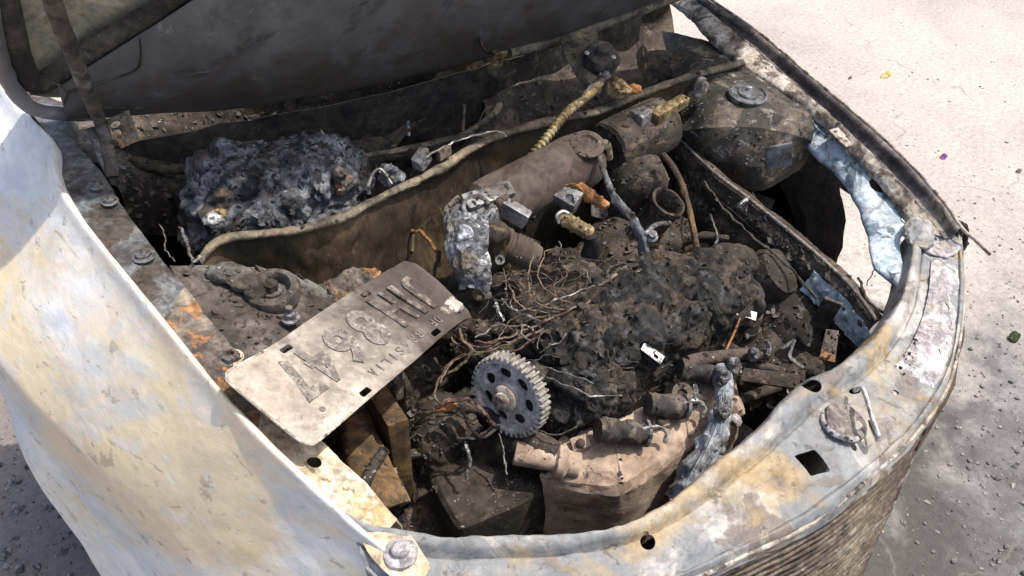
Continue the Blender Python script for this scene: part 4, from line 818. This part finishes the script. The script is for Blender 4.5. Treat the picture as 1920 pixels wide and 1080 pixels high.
# ---- wires
harness = thing('burnt_wiring', 'tangle of bare burnt wires strewn across the engine bay', 'wiring', tuple(W(900, 640, .66)))
WS = [
 ([(1000, 480, .77), (990, 520, .765), (1000, 560, .755), (1040, 580, .75), (1090, 575, .745)], .0016, 'wire_yellow'),
 ([(1040, 465, .775), (1020, 475, .785), (1010, 520, .775), (1030, 550, .765), (1075, 570, .75)], .0015, 'wire_yellow'),
 ([(940, 560, .74), (965, 580, .745), (1010, 575, .745), (1060, 555, .75), (1130, 530, .75)], .0016, 'wire_grey'),
 ([(955, 535, .75), (965, 560, .755), (990, 580, .75), (1030, 585, .745)], .0016, 'wire_yellow'),
 ([(960, 545, .75), (960, 575, .745), (985, 590, .74), (1010, 600, .735)], .0013, 'wire_grey'),
 ([(830, 610, .73), (860, 635, .735), (900, 650, .735), (950, 632, .74), (1010, 610, .74)], .002, 'copper'),
 ([(845, 600, .74), (850, 640, .735), (890, 660, .735), (940, 650, .735), (1000, 625, .74)], .0018, 'wire_yellow'),
 ([(860, 615, .74), (870, 640, .745), (885, 655, .74), (870, 680, .72), (840, 700, .70)], .003, 'wire_yellow'),
 ([(905, 665, .72), (860, 670, .72), (830, 700, .715), (815, 740, .70), (830, 765, .69), (870, 775, .685)], .0024, 'wire_yellow'),
 ([(920, 650, .725), (870, 665, .73), (840, 690, .725), (825, 720, .715)], .0018, 'copper'),
 ([(815, 768, .70), (840, 752, .715), (875, 752, .715), (905, 770, .705), (925, 795, .68)], .0042, 'copper'),
 ([(850, 750, .70), (870, 775, .69), (880, 800, .67), (905, 820, .65), (940, 800, .65)], .0032, 'wire_dark'),
 ([(805, 810, .66), (830, 792, .67), (850, 800, .67), (860, 820, .655), (890, 822, .65), (925, 800, .65)], .003, 'wire_dark'),
 ([(870, 830, .64), (880, 860, .63), (875, 900, .60)], .003, 'wire_grey'),
 ([(935, 815, .65), (945, 850, .63), (950, 890, .61)], .0016, 'wire_grey'),
 ([(890, 640, .735), (930, 640, .74), (990, 615, .745), (1060, 585, .755), (1120, 560, .755)], .0024, 'copper'),
 ([(900, 655, .73), (950, 640, .735), (1000, 625, .74), (1050, 600, .745)], .0026, 'copper'),
 ([(930, 660, .73), (970, 655, .735), (1010, 630, .74), (1040, 612, .745)], .0022, 'copper'),
 ([(995, 640, .735), (975, 625, .75), (985, 610, .75), (1000, 618, .745)], .002, 'wire_grey'),
 ([(1013, 700, .72), (1040, 715, .725), (1075, 728, .72), (1110, 742, .71), (1165, 742, .70)], .0016, 'wire_grey'),
 ([(1010, 810, .66), (1045, 815, .665), (1075, 805, .67), (1085, 790, .67)], .0018, 'wire_dark'),
 ([(770, 430, .72), (795, 440, .73), (815, 465, .73), (825, 500, .71)], .0042, 'rust'),
 ([(822, 470, .73), (818, 500, .72), (808, 530, .70)], .004, 'wall_brown'),
 ([(300, 420, .80), (312, 450, .81), (310, 470, .81), (330, 490, .82)], .0012, 'wire_grey'),
 ([(340, 430, .83), (350, 455, .83), (362, 490, .835), (375, 480, .835)], .003, 'wire_grey'),
 ([(790, 300, .85), (850, 268, .845), (900, 252, .84), (940, 248, .84), (950, 256, .83)], .0022, 'wire_grey'),
 ([(1130, 530, .755), (1165, 505, .765), (1200, 495, .76), (1260, 490, .745)], .004, 'wire_dark'),
 ([(1110, 545, .75), (1150, 520, .76), (1190, 510, .76), (1240, 505, .75)], .0035, 'copper'),
 ([(1150, 540, .75), (1140, 510, .765), (1160, 495, .77), (1180, 500, .765), (1175, 520, .755)], .003, 'wire_dark'),
 ([(1180, 420, .78), (1165, 450, .775), (1150, 480, .765), (1120, 500, .755)], .002, 'wire_dark'),
 ([(1320, 340, .745), (1345, 375, .74), (1375, 410, .73), (1420, 450, .72), (1480, 500, .70), (1530, 560, .68)], .003, 'wire_dark'),
 ([(1330, 400, .72), (1345, 440, .71), (1335, 480, .70), (1340, 520, .69)], .0025, 'flange_dark'),
 ([(1465, 655, .64), (1490, 640, .65), (1480, 670, .64), (1510, 690, .63)], .0035, 'flange_dark'),
 ([(1610, 520, .70), (1625, 560, .70), (1650, 585, .70), (1668, 580, .71), (1688, 562, .715)], .003, 'wire_dark'),
 ([(1625, 535, .70), (1640, 500, .71), (1645, 480, .71)], .0012, 'wire_dark'),
 ([(930, 570, .73), (938, 590, .735), (946, 605, .725)], .0035, 'bright'),
 ([(230, 292, .80), (300, 312, .79), (380, 330, .78)], .0025, 'wire_dark'),
 ([(520, 330, .78), (640, 300, .76), (760, 285, .75), (860, 262, .75)], .002, 'wire_dark'),
 ([(740, 800, .62), (745, 840, .61), (742, 890, .60)], .003, 'alu'),
]
for pts, r, mt in WS: tube('wire', px3(pts), r * .8, mt, harness, n=60, k=6, rough=.5, kink=.0032)
for i in range(55):   # short frayed ends in the thick of the tangle
    x0, y0 = random.gauss(1010, 80), random.gauss(590, 45); z0 = .735 + random.uniform(-.02, .015)
    pts = [(x0, y0, z0)]; ang = random.uniform(-.9, .5)
    for k in range(4):
        ang += random.uniform(-.9, .9); x0 += 26 * math.cos(ang); y0 += 18 * math.sin(ang); z0 += random.uniform(-.008, .008); pts.append((x0, y0, z0))
    tube('wire', px3(pts), random.uniform(.0006, .0013), random.choice(['copper', 'wire_yellow', 'wire_grey', 'wire_dark', 'wire_dark', 'wire_dark']), harness, n=28, k=5, kink=.004)
lump('connector', W(835, 762, .70), (.034, .014, .014), 'rust', harness, ax=W(850, 755, .7) - W(815, 770, .7), sub=4, amp=.002, s=60)

# ================================================================== burnt battery
bat = thing('burnt_battery', 'charred blue-grey lump of a melted battery behind the bulkhead lip', 'battery', tuple(W(520, 380, .74)))
lump('battery_case', W(528, 380, .755), (.305, .20, .19), 'char', bat, ax=W(650, 350, .75) - W(420, 400, .75), up=(0, -.1, 1), sub=7, amp=.024, s=15, pw=3.2, crater=1.0, seed=1.4, vor=1.2)
lump('battery_top', W(530, 318, .83), (.22, .12, .07), 'char', bat, ax=W(650, 350, .75) - W(420, 400, .75), sub=6, amp=.016, s=22, pw=2.4, crater=.6, seed=4.4)
lump('terminal', W(640, 338, .83), (.022, .016, .045), 'flange_rust', bat, sub=4, amp=.010, s=90)
lump('terminal', W(397, 412, .845), (.030, .014, .016), 'bright', bat, ax=(1, .3, 0), sub=4, amp=.006, s=90)
lump('terminal_clamp', W(408, 402, .845), (.022, .014, .014), 'brass', bat, sub=4, amp=.004, s=90)

# ================================================================== licence plate
PK = 1.075
pl4 = [CAM_LOC + (Vector(p) - CAM_LOC) * PK for p in ((-.685, -.231, .954), (-.635, -.346, .919), (-.295, -.165, .811), (-.345, -.05, .846))]
po_ = (pl4[0] + pl4[1] + pl4[2] + pl4[3]) / 4
ux = ((pl4[3] + pl4[2]) / 2 - (pl4[0] + pl4[1]) / 2); LX = ux.length; ux.normalize()
uy = ((pl4[0] + pl4[3]) / 2 - (pl4[1] + pl4[2]) / 2); uy = uy - ux * uy.dot(ux); LY = uy.length; uy.normalize(); uz = ux.cross(uy)
plate = thing('license_plate', 'scorched grey vehicle licence plate lying upside down across the bay edge', 'licence plate', tuple(po_))
def Pp(u, v, h=0): # u,v in -.5.5
    bend = -.010 * max(0, u - .15) ** 2 * 8 + .003 * math.sin(u * 9) + .002 * math.sin(v * 5 + u * 14)
    bend -= .05 * max(0, -u - .36) * max(0, -v - .1) * 2 + .10 * max(0, u - .38) * max(0, -v + .0) * 2 - .08 * max(0, u - .40) * max(0, v) * 2
    return po_ + ux * (u * LX) + uy * (v * LY) + uz * (h + bend)
ol = rrect(LX, LY, .022, 6)
bm = bmesh.new()
NX, NY = 90, 34
grid = {}
def inside(u, v):
    dx, dy = abs(u) - (LX / 2 - .02), abs(v) - (LY / 2 - .02)
    return True
vsA = []; fsA = []
for lay, hz in enumerate((0.0, -.0014)):
    for j in range(NY):
        for i in range(NX):
            u = (i / (NX - 1) - .5) * LX; v = (j / (NY - 1) - .5) * LY
            # squash the grid corners into rounded ones
            r = .020; dx, dy = abs(u) - (LX / 2 - r), abs(v) - (LY / 2 - r)
            if dx > 0 and dy > 0:
                m_ = max(dx, dy); l_ = math.hypot(dx, dy)
                if l_ > 1e-9: k_ = m_ / l_; u = math.copysign(LX / 2 - r + dx * k_, u); v = math.copysign(LY / 2 - r + dy * k_, v)
            ed = min(LX / 2 - abs(u), LY / 2 - abs(v))
            h = .0022 * math.exp(-(ed / .0035) ** 2)        # rolled rim
            # raised panel behind the characters, pressed frame of the town strip
            vv = v / LY; uu = u / LX
            if -.30 < vv < .30 and False: h += .001
            if -.41 < vv < -.24 and -.38 < uu < .38: h += .0012 * min(1, (vv + .41) / .03) * min(1, (-.24 - vv) / .03)
            h += .0012 * fbm((u, v, 0), 14) + .0005 * fbm((u, v, 3), 60)
            vsA.append(Pp(u / LX, v / LY, h + hz))
    b0 = lay * NX * NY
    for j in range(NY - 1):
        for i in range(NX - 1):
            q = b0 + j * NX + i; f = (q, q + 1, q + NX + 1, q + NX); fsA.append(f if lay == 0 else f[::-1])
o2 = NX * NY
for i in range(NX - 1):
    fsA.append((i, o2 + i, o2 + i + 1, i + 1)); q = (NY - 1) * NX + i; fsA.append((q, q + 1, o2 + q + 1, o2 + q))
for j in range(NY - 1):
    q = j * NX; fsA.append((q, q + NX, o2 + q + NX, o2 + q)); q += NX - 1; fsA.append((q, o2 + q, o2 + q + NX, q + NX))
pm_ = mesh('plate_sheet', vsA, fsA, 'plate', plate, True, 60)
cut(pm_, [prism(rrect(.020, .009, .003), Pp(uu, vv), uz, .03, tuple(ux)) for uu, vv in ((-.24, .40), (.17, .40), (-.20, -.42), (.21, -.42))])
tube('rolled_rim', [Pp(-.30, -.492, .001), Pp(-.45, -.492, .001), Pp(-.485, -.46, .001), Pp(-.496, -.30, .001), Pp(-.496, .3, .001), Pp(-.485, .44, .001), Pp(-.45, .49, .001), Pp(-.30, .492, .001)], .0016, 'flange_beige', plate, n=60, k=6)
def letter(ch, u, v, hgt, wid, mat, depth=.0012, bold=.0):
    cu = bpy.data.curves.new('letter', 'FONT'); cu.body = ch; cu.size = 1; cu.align_x = 'CENTER'; cu.extrude = .001; cu.offset = bold; cu.resolution_u = 6
    ob = bpy.data.objects.new('letter_tmp', cu); COL.objects.link(ob); bpy.context.view_layer.update()
    dg = bpy.context.evaluated_depsgraph_get(); me = bpy.data.meshes.new_from_object(ob.evaluated_get(dg), depsgraph=dg)
    bpy.data.objects.remove(ob, do_unlink=True)
    xs = [q.co.x for q in me.vertices]; ys = [q.co.y for q in me.vertices]; zs = [q.co.z for q in me.vertices]
    x0, x1, y0, y1 = min(xs), max(xs), min(ys), max(ys)
    for q in me.vertices:
        a_ = (q.co.x - (x0 + x1) / 2) / max(1e-6, x1 - x0) * wid; b_ = (q.co.y - (y0 + y1) / 2) / max(1e-6, y1 - y0) * hgt
        # text stands upside down for this viewer: its right is -u, its up is -v
        q.co = Pp(u - a_ / LX, v - b_ / LY, .0008 + (depth if q.co.z > 0 else -.001))
    return link('character', me, mat, plate, False)
hh = LY * .50; ww = LX * .092
for ch, u, wf in (('7', -.325, 1), ('4', -.205, 1.05), ('6', -.085, 1), ('8', .035, 1)):
    letter(ch, u, .07, hh, ww * wf, 'plate_soot', .0014, .035)
for ch, u, wf in (('H', .175, 1), ('I', .275, .35), ('J', .365, .85)):
    letter(ch, u, .07, hh, ww * wf, 'plate_far', .0024, .02)
for i, ch in enumerate('DF'): letter(ch, .27 - i * .035, -.325, LY * .10, LX * .022, 'plate_soot', .0016, .01)
for i, ch in enumerate('BRASILIA'): letter(ch, .145 - i * .037, -.325, LY * .10, LX * (.022 if ch != 'I' else .006), 'plate_soot', .0016, .01)
lathe('rivet', [(.004, 0), (.004, .001), (0, .0018)], Pp(-.36, -.30, .001), uz, 'plate_soot', plate, n=12)
lump('dross', Pp(.40, -.28, .004), (.05, .02, .008), 'flange_beige', plate, ax=ux, up=uz, sub=4, amp=.006, s=80)

# ================================================================== litter on the ground
def leafy(name, px, py, sx, sy, mat, label, cat, up=.012):
    c = W(px, py, up * .5); bm = bmesh.new(); bmesh.ops.create_icosphere(bm, subdivisions=3, radius=1)
    for v in bm.verts:
        p = v.co.copy(); v.co = c + V(p.x * sx, p.y * sy, p.z * up * .5 + .006 * math.sin(p.x * 2)) + mnoise.noise_vector(p * 2.1 + c) * sy * .3
    return tag(from_bm(name, bm, mat, None), label, cat)
leafy('dry_leaf', 1662, 140, .034, .014, 'leaf', 'dry yellow leaf lying on the bright ground', 'leaf')
leafy('plastic_scrap', 1769, 294, .012, .010, 'scrap', 'tiny red and blue plastic scrap on the bright ground', 'scrap')
leafy('weed_tuft', 1902, 632, .014, .014, 'moss', 'small green tuft on the ground beside the front panel', 'plant', .02)
leafy('dark_pebble', 1593, 147, .012, .006, 'ash', 'small dark speck near the dry leaf on the ground', 'pebble', .006)
leafy('dark_pebble', 1909, 322, .016, .008, 'ash', 'dark flat chip right of the plastic scrap', 'pebble', .006)
vsA, fsA = [], []
base_bm = bmesh.new(); bmesh.ops.create_icosphere(base_bm, subdivisions=1, radius=1); bv = [v.co.copy() for v in base_bm.verts]; bf = [tuple(v.index for v in f.verts) for f in base_bm.faces]; base_bm.free()
def scatter(n, cx, cy, sx, sy, s0, s1):
    global vsA, fsA
    for i in range(n):
        p = V(random.gauss(cx, sx), random.gauss(cy, sy), 0); s = s0 * (s1 / s0) ** random.random() ** 1.6
        rz = random.uniform(0, 6.3); b0 = len(vsA); fl = random.uniform(.25, .8); el = random.uniform(.6, 1.8)
        for q in bv:
            u_, v_ = q.x * el, q.y; k = 1 + .5 * mnoise.noise(q * 1.3 + V(i, i * .3, 0))
            vsA.append((p.x + s * k * (u_ * math.cos(rz) - v_ * math.sin(rz)), p.y + s * k * (u_ * math.sin(rz) + v_ * math.cos(rz)), s * fl * (q.z * k + .5)))
        fsA += [tuple(j + b0 for j in f) for f in bf]
scatter(1500, 1.0, -.75, .35, .35, .0012, .007); scatter(2200, -1.05, .45, .22, .45, .0015, .011); scatter(900, 2.0, .3, .9, .8, .001, .004); scatter(1200, 1.35, -.35, .4, .5, .001, .0045)
db = mesh('ash_debris', vsA, fsA, 'ash', None, False); db['kind'] = 'stuff'; db['label'] = 'grey ash and char crumbs strewn on the ground round the car'; db['category'] = 'debris'

# ---- char crumbs lying on everything in the bay
bpy.context.view_layer.update()
dg = bpy.context.evaluated_depsgraph_get()
SKIP = ('plastic_crust', 'battery_case', 'char_flakes', 'hood', 'hood_lining', 'gap_shadow_bar', 'rim', 'ground', 'fender', 'front_panel', 'plate_sheet', 'character', 'rolled_rim', 'ash_debris', 'pressed_seam', 'exhaust_manifold', 'frayed_sleeve', 'strands', 'fins', 'radiator', 'latch_boss', 'latch_spring', 'corner_bolt', 'corner_plate', 'camshaft_sprocket', 'sprocket_bolt', 'melted_skirt', 'headlight_apron', 'molten_crust', 'wheel', 'inner_flange', 'license_plate', 'intake_plenum')
THIN = ('strut_bracket', 'fender_flange', 'bulkhead', 'hood_hinge', 'chassis_leg', 'coolant_stub', 'plug_boot', 'bolt', 'fender_trim')
def crumbs(name, n, mat, s0, s1, seed, area):
    R_ = random.Random(seed); vs, fs = [], []; tries = 0; got = 0
    while got < n and tries < n * 6:
        tries += 1
        px, py = R_.uniform(area[0], area[2]), R_.uniform(area[1], area[3])
        if mnoise.noise(Vector((px * .012, py * .012, seed))) < -.05: continue
        d = ray(px, py).normalized(); ok, loc, nor, idx, ob, mw = scene.ray_cast(dg, CAM_LOC, d)
        if not ok or ob.name.split('.')[0] in SKIP or loc.z < .2 or (ob.name.split('.')[0] in THIN and R_.random() < .8): continue
        if nor.dot(d) > 0: nor = -nor
        if nor.z < .35: continue
        s = s0 * (s1 / s0) ** (R_.random() ** 2); rz = R_.uniform(0, 6.3); fl = R_.uniform(.3, .9); el = R_.uniform(.6, 2.0); b0 = len(vs)
        for q in bv:
            k = 1 + .6 * mnoise.noise(q * 1.3 + Vector((got, got * .3, seed)))
            u_, v_ = q.x * el, q.y
            vs.append((loc.x + s * k * (u_ * math.cos(rz) - v_ * math.sin(rz)), loc.y + s * k * (u_ * math.sin(rz) + v_ * math.cos(rz)), loc.z + s * fl * (q.z * k + .2)))
        fs += [tuple(j + b0 for j in f) for f in bf]; got += 1
    o = mesh(name, vs, fs, mat, None, False); o['kind'] = 'stuff'; o['category'] = 'debris'; return o
o = crumbs('char_crumbs', 3000, 'soot_dark', .0007, .0038, 1, (100, 100, 1720, 1000)); o['label'] = 'black char crumbs scattered all over the engine bay'
o = crumbs('ash_crumbs', 1100, 'ash', .0005, .0026, 2, (100, 100, 1720, 1000)); o['label'] = 'pale grey ash flakes scattered over the engine bay'
o = crumbs('rust_crumbs', 700, 'bracket', .0006, .0030, 3, (200, 150, 1650, 980)); o['label'] = 'rusty brown flakes scattered over the engine bay'

# ---- curled shards of burnt plastic on the crusts
def shards(name, n, mat, hosts, s0, s1, seed, area, parent=None):
    R_ = random.Random(seed); vs, fs = [], []; got = tries = 0
    while got < n and tries < n * 12:
        tries += 1
        d = ray(R_.uniform(area[0], area[2]), R_.uniform(area[1], area[3])).normalized(); ok, loc, nor, idx, ob, mw = scene.ray_cast(dg, CAM_LOC, d)
        if not ok or ob.name.split('.')[0] not in hosts: continue
        if nor.dot(d) > 0: nor = -nor
        nn = (nor + Vector((R_.uniform(-.7, .7), R_.uniform(-.7, .7), R_.uniform(-.7, .7)))).normalized(); x_, y_, z_ = basis(nn); s = s0 * (s1 / s0) ** R_.random(); m_ = R_.randint(5, 7); b0 = len(vs); el = R_.uniform(.35, 1)
        for lay in (0, 1):
            for j in range(m_):
                a_ = 2 * math.pi * j / m_ + R_.uniform(-.0, .0); r_ = s * (.6 + .5 * mnoise.noise(Vector((j * 1.9, got * .7, seed))) + .4)
                u_, v_ = r_ * math.cos(a_), r_ * math.sin(a_) * el
                vs.append(loc + x_ * u_ + y_ * v_ + z_ * ((u_ * u_ - v_ * v_) * 18 - lay * .0012 + .001))
        fs += [tuple(b0 + j for j in range(m_)), tuple(b0 + m_ + j for j in range(m_ - 1, -1, -1))] + [(b0 + j, b0 + m_ + j, b0 + m_ + (j + 1) % m_, b0 + (j + 1) % m_) for j in range(m_)]; got += 1
    o = mesh(name, vs, fs, mat, parent, False); o['kind'] = 'stuff'; return o
shards('char_flakes', 230, 'char_engine', ('plastic_crust',), .003, .010, 11, (930, 460, 1440, 820), engine)
shards('char_flakes', 150, 'char', ('battery_case', 'battery_top'), .004, .010, 12, (320, 250, 720, 480), bat)
o = shards('scale_flakes', 600, 'bracket', ('char_heap', 'engine', 'valve_cover', 'inner_wing', 'cowl', 'gearbox', 'burnt_pump', 'strut_bracket'), .003, .010, 13, (120, 150, 1650, 1000)); o['label'] = 'thin brown scale flakes fallen into the depths of the bay'; o['category'] = 'debris'
